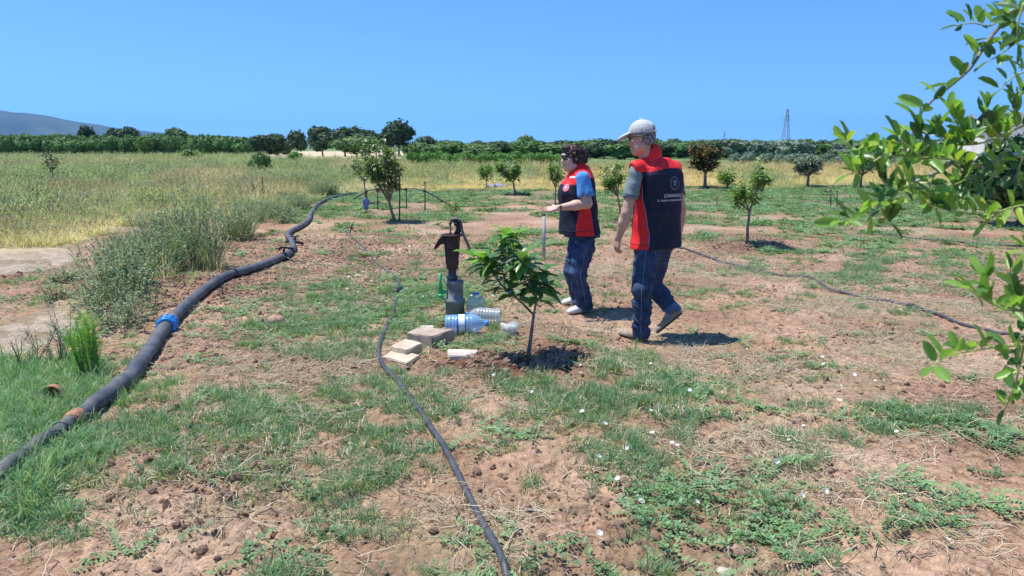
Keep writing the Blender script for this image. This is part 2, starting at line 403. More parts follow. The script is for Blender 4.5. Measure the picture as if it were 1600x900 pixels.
# ================================================================== STRUCTURES FAR OFF
M_STEEL = mat('galvanised_steel', (.30, .32, .34), .6, spec=.3)
def pylon(px, ybase, ytop, Y, label):
    b = at(px, ybase, Y); b.z = 0; H = at(px, ytop, Y).z
    t = thing('electricity_pylon', b, label, 'pylon', 'electricity pylons on the horizon')
    w = H*.085; m = MB(); prev = None; n = 8
    for k in range(n+1):
        f = k/n; z = H*f; s = w*(1-f)**1.0+H*.012
        c = [Vector((b.x+sx*s, b.y+sy*s, z)) for sx, sy in ((-1, -1), (1, -1), (1, 1), (-1, 1))]
        if prev:
            for i in range(4):
                m.tube([prev[i], c[i]], H*.0055, 4); m.tube([prev[i], c[(i+1) % 4]], H*.003, 3); m.tube([prev[(i+1) % 4], c[i]], H*.003, 3)
        prev = c
    m.build('lattice_tower', M_STEEL, t, False)
    for f, l in ((.74, .105), (.80, .14), (.965, .085)):
        a = MB(); a.tube([(b.x-H*l, b.y, H*f), (b.x, b.y, H*f+H*.012), (b.x+H*l, b.y, H*f)], [H*.003, H*.007, H*.003], 4)
        a.tube([(b.x-H*l, b.y, H*f), (b.x-H*l, b.y, H*f-H*.02)], H*.004, 4); a.tube([(b.x+H*l, b.y, H*f), (b.x+H*l, b.y, H*f-H*.02)], H*.004, 4)
        a.build('cross_arm', M_STEEL, t, False)
pylon(1227, 226, 170, 600, 'tall lattice electricity pylon above the olive trees on the right')
pylon(1131, 226, 205, 1400, 'tiny distant electricity pylon above the horizon, left of the tall one')

# farm shed behind the branches on the right
def shed():
    M1 = mat('lime_wall', (.72, .70, .66), .9, (.62, .60, .56), 2, .2, 20); M2 = mat('corrugated_sheet', (.17, .18, .19), .6, (.24, .24, .25), 1.5, spec=.3)
    M3 = mat('dark_door', (.10, .11, .12), .6)
    Y = 50; b = at(1484, 232, Y+4); b.z = 0
    t = thing('farm_shed', b, 'low white farm shed with grey corrugated roof behind the branches at the right edge', 'shed')
    x0, x1, y0, y1, h = b.x, b.x+14, Y, Y+4, 2.1
    m = MB(); th = .2
    m.box(((x0+x1)/2, y0+th/2, h/2), (x1-x0, th, h)); m.box(((x0+x1)/2, y1-th/2, h/2), (x1-x0, th, h))
    for x in (x0+th/2, x1-th/2): m.box((x, (y0+y1)/2, h/2), (th, y1-y0-2*th, h))
    for x in (x0, x1-th):
        g_ = MB(); g_.add([(x, y0, h), (x, y1, h), (x, (y0+y1)/2, h+1.6), (x+th, y0, h), (x+th, y1, h), (x+th, (y0+y1)/2, h+1.6)], [(0, 2, 1), (3, 4, 5), (0, 3, 5, 2), (1, 2, 5, 4)]); g_.build('gable', M2, t, False)
    m.build('wall', M1, t, False)
    r = MB(); n = 120; V = []; Fc = []
    for k in range(n+1):
        x = x0+.9+(x1-x0-.4)*k/n; z = .03*math.sin(k*PI/2)
        for (yy, zz) in ((y0-.5, h-.02), ((y0+y1)/2, h+1.75), (y1+.5, h-.02)): V.append((x, yy, zz+z)); V.append((x, yy, zz+z-.03))
    for k in range(n):
        a, c = 6*k, 6*(k+1)
        Fc += [(a, c, c+2, a+2), (a+2, c+2, c+4, a+4), (a+1, a+3, c+3, c+1), (a+3, a+5, c+5, c+3)]
    r.add(V, Fc); r.build('roof', M2, t, False)
    d = MB(); d.box((x0+3.2, y0-.03, .95), (1.0, .06, 1.9)); d.build('door', M3, t, False)
shed()

# ================================================================== TREES IN THE DISTANCE
M_BARK = mat('bark', (.16, .12, .09), .9, (.24, .19, .15), 12, .5, 40)
M_BARKG = mat('young_bark', (.15, .12, .10), .8, (.28, .24, .20), 20, .4, 60)
LF = {
 'dark': leafmat('leaves_dark', (.035, .068, .032), (.075, .125, .05), .18, .6, .25),
 'mid': leafmat('leaves_mid', (.07, .14, .04), (.13, .22, .065), .22, .6, .25),
 'bright': leafmat('leaves_bright', (.09, .21, .04), (.16, .33, .07), .25, .55, .25),
 'olive': leafmat('leaves_olive', (.11, .17, .11), (.20, .26, .18), .12, .6, .3),
 'orchard': leafmat('leaves_orchard', (.06, .14, .04), (.15, .27, .075), .25, .55, .25),
 'rust': leafmat('leaves_rusty', (.07, .10, .04), (.16, .13, .06), .2, .6, .25, (.28, .10, .05)),
}
def crown_mesh(name, m, lobes, n, size, core=True, seed=1):
    """leaf clumps spread through overlapping lobes; lobes: (x,y,z,rx,ry,rz)"""
    rg = np.random.default_rng(seed); V = []; Fc = []; rv = []
    L = np.array(lobes, float); vol = (L[:, 3]*L[:, 4]*L[:, 5])**(2/3); pk = rg.choice(len(L), n, p=vol/vol.sum())
    d = rg.normal(size=(n, 3)); d /= np.linalg.norm(d, axis=1)[:, None]
    rr = rg.uniform(.62, 1.04, n)**.8
    c = L[pk, :3]+d*L[pk, 3:]*rr[:, None]
    nm = d+rg.normal(0, .55, (n, 3)); nm /= np.linalg.norm(nm, axis=1)[:, None]
    a = np.cross(nm, rg.normal(size=(n, 3))); a /= np.linalg.norm(a, axis=1)[:, None]; b = np.cross(nm, a)
    s = (size*rg.uniform(.55, 1.25, n))[:, None]; w = s*rg.uniform(.45, .8, n)[:, None]
    P = np.stack([c-a*s, c-b*w+nm*s*.12, c+a*s, c+b*w+nm*s*.12], 1).reshape(-1, 3)
    Q = np.arange(4*n).reshape(-1, 4)
    rnd = np.repeat(np.clip(rg.normal(.5, .22, n), 0, .99), 4)
    if core:
        CV = []; CQ = []; off = 4*n
        for l in L:
            nu, nv = 12, 8
            for j in range(nv+1):
                th = PI*j/nv
                for i in range(nu):
                    ph = 2*PI*i/nu; k = .74*(1+.13*math.sin(3*ph+l[0]*7+j)+.1*math.cos(5*ph+j*2))
                    CV.append((l[0]+l[3]*k*math.sin(th)*math.cos(ph), l[1]+l[4]*k*math.sin(th)*math.sin(ph), l[2]+l[5]*k*math.cos(th)))
            for j in range(nv):
                for i in range(nu): CQ.append((off+j*nu+i, off+j*nu+(i+1) % nu, off+(j+1)*nu+(i+1) % nu, off+(j+1)*nu+i))
            off += nu*(nv+1)
        P = np.concatenate([P, np.array(CV)]); Q = np.concatenate([Q, np.array(CQ)]); rnd = np.concatenate([rnd, np.full(len(CV), .15)])
    me = bigmesh(name, P, Q, m, smooth=False)
    at_ = me.attributes.new('rnd', 'FLOAT', 'POINT'); at_.data.foreach_set('value', rnd.astype(np.float32)); return me
def lobes_round(seed, n=7, flat=1.0):
    rg = random.Random(seed); L = [(0, 0, .56, .36, .36, .36*flat)]
    for k in range(n):
        a = rg.uniform(0, 2*PI); r = rg.uniform(.16, .32); z = rg.uniform(.34, .74)
        s = rg.uniform(.15, .25); L.append((r*math.cos(a), r*math.sin(a), z, s, s, s*flat))
    return L
_crowns = {}
def crown(kind, shape, seed, n, size):
    k = (kind, shape, seed % 3)
    if k not in _crowns:
        L = lobes_round(seed % 3+11*len(shape), 9 if shape == 'round' else 6)
        if shape == 'wide': L = [(x*1.2, y*1.2, z*.9, a*1.15, b*1.15, c*.95) for x, y, z, a, b, c in L]
        if shape == 'tall': L = [(x*.6, y*.6, z, a*.62, b*.62, c*1.15) for x, y, z, a, b, c in L]
        if shape == 'pine': L = [(0, 0, .25+.13*i, .34-.05*i, .34-.05*i, .10) for i in range(5)]
        _crowns[k] = crown_mesh('crown', LF[kind], L, n, size, True, seed)
    return _crowns[k]
_trunk = None
def far_tree(px, ytop, wpx, Y, kind, shape, label, name='tree', group='trees along the far edge of the fields', seed=1, n=1500, size=.055, base=0.0):
    global _trunk
    p = at(px, ytop, Y); h = p.z-base; w = wpx/F*Y
    t = thing(name, (p.x, Y, base), label, 'tree', group); t.rotation_euler.z = seed*1.3
    if _trunk is None:
        m = MB(); m.tube([(0, 0, -.02), (.01, 0, .2), (0, .01, .5)], [.035, .025, .015], 7)
        for a in range(4): m.tube([(0, 0, .16+.04*a), (.13*math.cos(a*1.7), .13*math.sin(a*1.7), .42+.05*a)], [.016, .007], 5)
        _trunk = m.mesh('trunk', M_BARK)
    c = bpy.data.objects.new('crown', crown(kind, shape, seed, n, size)); COL.objects.link(c); c.parent = t; c.scale = (w, w, h)
    k = bpy.data.objects.new('trunk', _trunk); COL.objects.link(k); k.parent = t; k.scale = (w*.8, w*.8, h)
    return t
far = [
 # px, top, width, depth, kind, shape, label
 (133, 190, 32, 142, 'dark', 'round', 'small dark tree rising over the orchard, leftmost on the skyline under the blue hill'),
 (174, 195, 24, 152, 'dark', 'round', 'low dark tree just left of the bushy pair over the green orchard'),
 (199, 189, 42, 140, 'dark', 'wide', 'bushy dark tree with feathery top over the green orchard'),
 (272, 195, 46, 140, 'mid', 'round', 'lone rounded tree over the orchard, right of the bushy dark one'),
 (360, 208, 26, 170, 'dark', 'wide', 'low dark tree at the right end of the green orchard'),
 (405, 204, 44, 118, 'dark', 'wide', 'dark low tree, first in the row left of the big round tree'),
 (432, 203, 44, 116, 'dark', 'wide', 'dark low tree, second in the row left of the big round tree'),
 (463, 198, 40, 114, 'dark', 'round', 'dark tree with a pointed tip, third in the row left of the big round tree'),
 (502, 194, 56, 108, 'dark', 'round', 'dark round tree with dense crown at the left of the tall clump'),
 (537, 190, 58, 112, 'dark', 'wide', 'dark flat topped tree in the middle of the tall clump'),
 (575, 198, 54, 110, 'dark', 'round', 'dark tree behind the light green bush in the clump'),
 (556, 206, 74, 96, 'mid', 'wide', 'lighter green spreading tree in front of the dark clump'),
 (622, 180, 64, 112, 'dark', 'round', 'biggest dark round tree on the skyline'),
 (664, 206, 48, 118, 'dark', 'wide', 'smaller dark tree close to the right of the biggest round tree'),
 (722, 222, 12, 140, 'dark', 'tall', 'thin dark tree right of the biggest round tree'),
 (759, 220, 24, 150, 'dark', 'round', 'small dark tree halfway between the biggest tree and the woman'),
 (822, 208, 48, 100, 'mid', 'round', 'mid green tree with bright lower crown left of the woman'),
 (842, 218, 22, 150, 'dark', 'round', 'little dark tree touching the mid green one left of the woman'),
 (880, 224, 40, 150, 'dark', 'wide', 'low dark tree behind the head of the woman'),
 (945, 213, 48, 92, 'dark', 'round', 'dense dark round tree between the two people'),
 (972, 226, 30, 130, 'dark', 'wide', 'low dark tree half hidden by the face of the man'),
 (1050, 226, 34, 120, 'dark', 'wide', 'low dark tree right beside the shoulder of the man'),
 (1080, 228, 30, 120, 'olive', 'wide', 'low greyish tree behind the rusty sapling'),
 (1125, 218, 38, 90, 'mid', 'round', 'green tree standing behind the rusty leaved sapling'),
 (1178, 224, 18, 130, 'dark', 'tall', 'small dark tree left of the tall pylon'),
 (1200, 226, 24, 130, 'dark', 'round', 'dark tree close left of the foot of the tall pylon'),
 (1222, 221, 22, 128, 'dark', 'round', 'dark tree straight below the tall pylon'),
 (1240, 223, 20, 132, 'dark', 'tall', 'narrow dark tree right of the foot of the tall pylon'),
 (1266, 223, 28, 130, 'dark', 'wide', 'dark tree, first gap right of the tall pylon'),
 (1292, 222, 28, 130, 'dark', 'round', 'dark tree, last before the jujube leaves right of the pylon'),
 (1340, 221, 34, 120, 'dark', 'wide', 'dark tree behind the tip of the jujube branch'),
 (1388, 212, 30, 100, 'dark', 'round', 'dark bushy tree seen through the middle of the jujube branch'),
 (1435, 208, 32, 95, 'dark', 'round', 'dark tree behind the branch, left of the white shed wall'),
 (1462, 214, 26, 100, 'dark', 'wide', 'dark tree touching the white shed wall'),
]
for i, a in enumerate(far): far_tree(*a, seed=i, n=1700 if a[2] > 38 else 1100, name='round_tree' if a[5] == 'round' else 'spreading_tree' if a[5] == 'wide' else 'narrow_tree')
# grey green olives in front of them on the right
ol = [(1172, 233, 26, 62), (1196, 235, 28, 58), (1218, 236, 24, 60), (1240, 235, 30, 57), (1266, 236, 28, 55), (1292, 235, 30, 58), (1320, 236, 32, 56), (1352, 234, 32, 58), (1150, 236, 22, 66), (1385, 234, 32, 55)]
olw = ['leftmost of the row', 'second from the left', 'third from the left', 'fourth from the left', 'fifth from the left', 'sixth from the left', 'seventh from the left', 'eighth from the left', 'ninth from the left', 'rightmost of the row']
for i, (a, b, c, d) in enumerate(sorted(ol)): far_tree(a, b, c, d, 'olive', 'wide', 'grey green olive tree under the skyline right of the man, '+olw[i], 'olive_tree', 'olive trees beyond the dry grass', seed=i+40, n=1000)
# bright green young fruit trees behind the dry grass
xs = list(range(648, 876, 13)); ordn = ['first', 'second', 'third', 'fourth', 'fifth', 'sixth', 'seventh', 'eighth', 'ninth', 'tenth', 'eleventh', 'twelfth', 'thirteenth', 'fourteenth', 'fifteenth', 'sixteenth', 'seventeenth', 'eighteenth']
for i, a in enumerate(xs):
    far_tree(a+random.uniform(-3, 3), 234+random.uniform(-3, 3), 24, 55+random.uniform(-2, 2), 'bright', 'wide', 'bright green fruit tree behind the dry grass, %s of its row from the left' % ordn[i], 'fruit_tree', 'bright green fruit trees in a row', seed=i+60, n=900)
far_tree(460, 233, 26, 62, 'bright', 'wide', 'round bright green bush in front of the pale stubble strip', 'round_bush', None, seed=3, n=900)
far_tree(405, 231, 34, 40, 'mid', 'wide', 'small loose green bush at the left end of the pale stubble strip', 'round_bush', None, seed=4, n=900)
# the orchard block on the left: reads as one mass
def orchard():
    ms = [crown_mesh('orchard_crown', LF['orchard'], lobes_round(s, 6, 1.0)+[(0, 0, .25, .3, .3, .25)], 500, .075, True, s) for s in (1, 2, 3)]
    P = []; S = []
    for Y in np.arange(104, 196, 4.6):
        for x in np.arange(-150, -12, 2.5):
            px = 800+F*x/Y
            if px > 455 or (px > 400 and Y < 125): continue
            hgt = 2.9+1.5*(Y-104)/70 if Y < 174 else 4.3
            if px > 330: hgt *= 1-.35*min(1, (px-330)/150)
            P.append((x+random.uniform(-.9, .9), Y+random.uniform(-1, 1), 0)); w = random.uniform(2.3, 3.3); S.append((w, w, hgt*random.uniform(.70, 1.12)))
    n = len(P); r = rots(n, .03)
    scatter('orchard', P, r, S, RNG.integers(0, 3, n), protos('orchard_tree', ms), 'dense dark green orchard stretching along the left horizon', 'orchard')
orchard()
def woodland():
    ms = [crown_mesh('woodland_crown', LF[k], lobes_round(s+20, 6, 1.0)+[(0, 0, .25, .34, .34, .25)], 500, .075, True, s) for s, k in ((1, 'dark'), (2, 'orchard'), (3, 'mid'), (4, 'olive'))]
    P = []; S = []; I = []
    for Y in np.arange(88, 190, 7.0):
        for x in np.arange(-28, 170, 3.6):
            px = 800+F*x/Y
            if px < 635 or random.random() < .15: continue
            w = random.uniform(3.2, 5.4); hh = (1.55+Y*(.001+.0085*random.random()**1.6)*(1 if px > 900 else .75))
            P.append((x+random.uniform(-1.2, 1.2), Y+random.uniform(-1.5, 1.5), 0)); S.append((w, w, hh*1.12)); I.append(3 if (px > 1100 and Y < 100) else random.choice([0, 1, 2, 2]))
    scatter('woodland', P, rots(len(P), .03), S, I, protos('woodland_tree', ms), 'low dark belt of far trees and hedges along the right horizon', 'woodland')
woodland()

# ================================================================== GRASS, WEEDS, STRAW, CLODS
def blades(n, h, spread, width, lean, seed, curl=.5, mi_=0, hvar=.4, segs=3):
    rg = random.Random(seed); m = MB()
    for i in range(n):
        a = rg.uniform(0, 2*PI); r = spread*math.sqrt(rg.random()); bx, by = r*math.cos(a), r*math.sin(a)
        d = rg.uniform(0, 2*PI) if r < spread*.3 else a+rg.gauss(0, .7)
        ln = h*(1-hvar*rg.random()); le = lean*rg.uniform(.3, 1.3); w = width*rg.uniform(.7, 1.3)
        pts = []; x, y, z = bx, by, -.01; th = le*.4
        for k in range(segs+1):
            pts.append((x, y, z)); st = ln/segs; x += math.cos(d)*math.sin(th)*st; y += math.sin(d)*math.sin(th)*st; z += math.cos(th)*st; th += le*curl*(1+rg.uniform(-.3, .3))
        sx, sy = -math.sin(d+rg.uniform(-.6, .6))*w/2, math.cos(d)*w/2; V = []; Fc = []
        for k, p in enumerate(pts[:-1]):
            q = 1-.55*(k/segs)**2; V += [(p[0]-sx*q, p[1]-sy*q, p[2]), (p[0]+sx*q, p[1]+sy*q, p[2])]
        V.append(pts[-1])
        for k in range(segs-1): Fc.append((2*k, 2*k+1, 2*k+3, 2*k+2))
        Fc.append((2*segs-2, 2*segs-1, 2*segs)); m.add(V, Fc, rg.random()*.35)
    return m
G1 = leafmat('grass_blades', (.11, .23, .115), (.22, .37, .185), .35, .5, .4, (.44, .41, .20))
G2 = leafmat('lush_grass', (.12, .26, .12), (.25, .42, .19), .38, .5, .4, (.40, .44, .18))
G3 = leafmat('weed_leaves', (.12, .24, .11), (.23, .37, .16), .25, .55, .3)
G4 = leafmat('grey_weed', (.16, .23, .13), (.32, .39, .25), .3, .7, .2, (.56, .52, .36))
G5 = leafmat('dry_grass', (.58, .51, .35), (.84, .76, .58), .4, .7, .15, (.36, .42, .22))
G6 = leafmat('field_green', (.25, .34, .16), (.48, .54, .32), .4, .6, .2, (.74, .68, .46))
G5B = leafmat('golden_grass', (.60, .47, .25), (.88, .74, .46), .4, .7, .15)
G7 = leafmat('straw_litter', (.46, .37, .23), (.74, .64, .45), .1, .7, .2)
M_CLODD = mat('fresh_clod', (.12, .07, .048), .95, (.22, .135, .095), 30, .8, 120, spec=.1)
M_CLOD = mat('clod', (.30, .185, .125), .95, (.44, .30, .215), 30, .8, 120, spec=.1, coords='Object')
def small_leaf(m, c, d, up, ln, w, rnd):
    c = Vector(c); d = Vector(d).normalized(); s = d.cross(Vector(up)).normalized()
    u = s.cross(d)
    m.add([c, c+d*ln*.45-s*w+u*ln*.10, c+d*ln*.5, c+d*ln*.45+s*w+u*ln*.10, c+d*ln-u*ln*.06], [(0, 1, 2), (0, 2, 3), (1, 4, 2), (2, 4, 3)], rnd)
def creeping_weed(seed, n=5, leaf=.024):
    rg = random.Random(seed); m = MB()
    for k in range(n):
        a = rg.uniform(0, 2*PI); x = y = 0; z = .008; L = rg.uniform(.08, .2)
        for i in range(int(L/.016)):
            a += rg.gauss(0, .25); x += .016*math.cos(a); y += .016*math.sin(a); z = max(.006, z+rg.gauss(0, .004))+.001
            for s in (-1, 1):
                b = a+s*rg.uniform(.6, 1.5); small_leaf(m, (x, y, z), (math.cos(b), math.sin(b), rg.uniform(.1, .9)), (0, 0, 1), leaf*rg.uniform(.6, 1.25), leaf*.3, rg.random()*.4)
    return m
def upright_weed(seed, h=.6, n=9, leaf=.035, stemw=.004, droop=.25, lw=.16, leaves=11, spread=.12):
    rg = random.Random(seed); m = MB()
    for k in range(n):
        a = rg.uniform(0, 2*PI); r = spread*rg.random(); p = Vector((r*math.cos(a), r*math.sin(a), 0)); th = rg.uniform(.02, droop*1.6); L = h*rg.uniform(.55, 1.05)
        pts = [p.copy()]
        for i in range(5):
            th += rg.gauss(0, .09); a += rg.gauss(0, .2); p = p+Vector((math.cos(a)*math.sin(th), math.sin(a)*math.sin(th), math.cos(th)))*L/5; pts.append(p.copy())
        m.tube(pts, [stemw*(1-.7*i/5) for i in range(6)], 3, False, rg.random()*.2+.5)
        for i in range(leaves):
            t = rg.uniform(.15, 1)*4.99; q = pts[int(t)].lerp(pts[int(t)+1], t-int(t)); b = rg.uniform(0, 2*PI)
            small_leaf(m, q, (math.cos(b), math.sin(b), rg.uniform(.2, 1.2)), (0, 0, 1), leaf*rg.uniform(.6, 1.3), leaf*lw, rg.random()*.5)
        for i in range(2):   # side twigs
            t = rg.uniform(1.5, 4.5); q = pts[int(t)].lerp(pts[int(t)+1], t-int(t)); b = rg.uniform(0, 2*PI); e = q+Vector((math.cos(b)*.5, math.sin(b)*.5, 1)).normalized()*L*.25
            m.tube([q, e], [stemw*.5, stemw*.2], 3, False, .6)
            for j in range(4): small_leaf(m, q.lerp(e, .2+.2*j), (math.cos(b+j*2), math.sin(b+j*2), .8), (0, 0, 1), leaf*.8, leaf*lw, rg.random()*.5)
    return m
def seed_grass(seed, n, h, spread, dry, w=.0035):
    rg = random.Random(seed); m = blades(n+6, h*.85, spread, w*1.15, .75, seed, .55)
    for k in range(max(2, n//3)):
        a = rg.uniform(0, 2*PI); r = spread*rg.random(); p = Vector((r*math.cos(a), r*math.sin(a), 0)); th = rg.uniform(.05, .5)
        q = p+Vector((math.cos(a)*math.sin(th), math.sin(a)*math.sin(th), math.cos(th)))*h*rg.uniform(.8, 1.05)
        m.tube([p, q], [w*.45, w*.3], 3, False, .35); d = (q-p).normalized()
        m.tube([q-d*h*.12, q-d*h*.05, q+d*h*.04], [w*.5, w*1.6, w*.4], 4, False, .35)
    return m
# reject points under hoses, bricks, feet
KEEP = []   # (x, y, r) circles kept free
for (a, b, r) in [(675, 530, .20), (632, 552, .17), (725, 552, .13), (725, 515, .24), (708, 488, .12), (745, 492, .14), (795, 520, .10), (985, 522, .16), (1010, 530, .1), (1038, 518, .12), (905, 486, .16), (885, 474, .12), (826, 566, .05)]:
    q = gp(a, b); KEEP.append((q.x, q.y, r))
HOSE_BIG = [(-60, 790), (8, 736), (50, 700), (95, 672), (140, 640), (190, 600), (222, 560), (250, 517), (272, 492), (302, 466), (345, 442), (392, 421), (425, 407), (444, 399), (457, 388), (455, 376), (449, 367), (462, 356), (482, 344), (487, 330), (500, 316), (528, 306), (556, 302)]
HOSE_THIN = [(800, 930), (785, 888), (752, 822), (718, 758), (690, 706), (655, 652), (622, 606), (597, 574), (592, 548), (603, 516), (616, 488), (620, 462), (624, 438)]
HOSE_THIN2 = [(624, 438), (610, 427), (590, 412), (570, 390), (548, 372), (536, 356)]
def dist_poly(x, y, pts):
    d = np.full(len(x), 9.0)
    for a, b in zip(pts[:-1], pts[1:]):
        ax, ay, bx, by = a.x, a.y, b.x, b.y; vx, vy = bx-ax, by-ay; t = np.clip(((x-ax)*vx+(y-ay)*vy)/(vx*vx+vy*vy+1e-9), 0, 1)
        d = np.minimum(d, np.hypot(x-ax-t*vx, y-ay-t*vy))
    return d
HB = [gp(p[0], p[1], .055) for p in HOSE_BIG]; HT = [gp(*p) for p in HOSE_THIN]; HT2 = [gp(*p) for p in HOSE_THIN2]
def free(x, y, hose=.075):
    ok = np.ones(len(x), bool)
    for a, b, r in KEEP: ok &= np.hypot(x-a, y-b) > r
    ok &= dist_poly(x, y, HB) > hose; ok &= dist_poly(x, y, HT) > .018; return ok
def fan(n, y0, y1, pad=1.0, power=1.0):
    """random points over the wedge of ground in front, even per square metre (power 1)"""
    u = RNG.random(n); y = np.sqrt(y0*y0+u*(y1*y1-y0*y0)) if power == 1 else y0*(y1/y0)**u
    x = RNG.uniform(-1, 1, n)*(y*.76+pad); return x, y

def make_lawn():
    c = protos('grass_tuft', [blades(18, .085, .045, .0042, 1.1, 1).mesh('tuft', G1), blades(14, .06, .055, .0042, 1.35, 2).mesh('tuft', G1), blades(22, .12, .04, .004, .9, 3).mesh('tuft', G1), blades(16, .05, .07, .0045, 1.5, 4).mesh('tuft', G1), blades(20, .075, .06, .0035, 1.7, 5, .8).mesh('tuft', G7), blades(16, .10, .035, .0035, 1.3, 6, .9).mesh('tuft', G7)])
    x, y = fan(200000, 1.3, 11, .9, 1); px, py = topx(x, y)
    g = plan(px, py); nz = fbm(x*2.6, y*2.6, 71, 3); nf = n2(x*11, y*11, 72)
    pr = sstep(.14, .60, g*1.22-.45+nz*.66+nf*.42+.45*n2(x*5, y*5, 73))*.8+.006
    fl = sstep(0, 8, edge(px)-py)
    ok = (RNG.random(len(x)) < pr) & free(x, y) & (track(px, py) < .2) & (RNG.random(len(x)) > fl) & (moist(px, py)*1.2 < RNG.random(len(x)))
    x, y, g = x[ok], y[ok], g[ok]; n = len(x)
    s = RNG.uniform(.55, 1.15, n)*(.62+.55*g); z = hz(x, y)
    sc_ = np.stack([s, s, s*RNG.uniform(.8, 1.1, n)], 1)
    scatter('grass', np.stack([x, y, z], 1), rots(n), sc_, RNG.choice(6, n, p=[.31, .26, .11, .24, .05, .03]), c, 'patchy low green grass growing over the tilled soil', 'grass')
    # farther off, bigger clumps
    c2 = protos('far_grass_clump', [blades(26, .10, .16, .010, 1.1, 11).mesh('clump', G1), blades(26, .08, .18, .010, 1.3, 12).mesh('clump', G1), creeping_weed(4, 8, .04).mesh('clump', G3)])
    x, y = fan(60000, 10.5, 34, 2); px, py = topx(x, y); g = plan(px, py); nz = fbm(x*.9, y*1.5, 75, 3)
    fl = sstep(-3, 3, edge(px)-py)
    pr = sstep(.05, .6, g*1.1-.3+nz*.8); ok = (RNG.random(len(x)) < pr*.85) & free(x, y) & (track(px, py) < .2) & (RNG.random(len(x)) > fl) & (moist(px, py)*1.2 < RNG.random(len(x)))
    x, y = x[ok], y[ok]; n = len(x); s = RNG.uniform(.6, 1.2, n)
    scatter('distant_grass', np.stack([x, y, hz(x, y)], 1), rots(n), np.stack([s, s, s], 1), RNG.choice(3, n, p=[.4, .35, .25]), c2, 'thin green grass patches on the far part of the orchard floor', 'grass')
make_lawn()
def make_lush():
    c = protos('lush_tuft', [blades(26, .26, .06, .0062, 1.15, 21, .7, segs=4).mesh('tuft', G2), blades(22, .2, .07, .0060, 1.3, 22, .8, segs=4).mesh('tuft', G2), blades(20, .34, .05, .0055, 1.0, 23, .6, segs=4).mesh('tuft', G2)])
    x, y = fan(60000, 1.6, 7.0, 1.2); px, py = topx(x, y)
    ps = (ell(px, py, 40, 620, 120, 60)*1.3+ell(px, py, 20, 740, 90, 90)*1.3+ell(px, py, 120, 590, 60, 30)+ell(px, py, -120, 650, 160, 160)*1.4+.35*ell(px, py, 160, 740, 110, 60)+.35*ell(px, py, 330, 650, 170, 60)+.25*ell(px, py, 560, 760, 110, 50)+.3*ell(px, py, 390, 625, 50, 30)+.16*ell(px, py, 960, 650, 150, 60)-.8*ell(px, py, 90, 628, 26, 26))
    nz = fbm(x*2.2, y*2.2, 81, 2)
    ok = (RNG.random(len(x)) < np.clip(ps*.36+nz*.6*(ps > .15)-.10, 0, .45)) & free(x, y, .035) & (py > 560)
    x, y, ps, px, py = x[ok], y[ok], ps[ok], px[ok], py[ok]; n = len(x); s = RNG.uniform(.5, 1.0, n)*np.clip(.36+.36*ps, .36, .75)
    scatter('lush_grass', np.stack([x, y, hz(x, y)-.01], 1), rots(n, .12), np.stack([s, s, s], 1), RNG.integers(0, 3, n), c, 'taller lush green grass in the lower left corner around the big pipe', 'grass')
make_lush()
def make_creepers():
    c = protos('creeping_weed', [creeping_weed(s).mesh('weed', G3) for s in (1, 2, 3)])
    x, y = fan(26000, 1.6, 13, 1.0); px, py = topx(x, y); nz = fbm(x*1.6+7, y*1.6, 91, 2)
    pr = np.clip(.5*sstep(.1, .45, nz)*plan(px, py)+.9*ell(px, py, 1440, 662, 120, 16)+.8*ell(px, py, 1460, 805, 80, 22)+.9*ell(px, py, 1040, 800, 70, 50)+.8*ell(px, py, 960, 875, 60, 25)+.9*ell(px, py, 740, 870, 40, 30)+.8*ell(px, py, 1190, 870, 40, 30)+.8*ell(px, py, 1230, 800, 40, 60)+.6*ell(px, py, 780, 690, 40, 30)+.6*ell(px, py, 700, 460, 130, 22)+.5*ell(px, py, 1590, 740, 30, 30)+.4*ell(px, py, 450, 500, 120, 30)+.6*ell(px, py, 1570, 690, 40, 12)+.01, 0, 1)
    ok = (RNG.random(len(x)) < pr) & free(x, y) & (track(px, py) < .2) & (py > edge(px)+4)
    x, y = x[ok], y[ok]; n = len(x); s = RNG.uniform(.5, 1.15, n)
    scatter('creeping_weeds', np.stack([x, y, hz(x, y)], 1), rots(n, .1), np.stack([s, s, s], 1), RNG.integers(0, 3, n), c, 'low creeping weeds with small rounded leaves between the clods', 'weeds')
make_creepers()
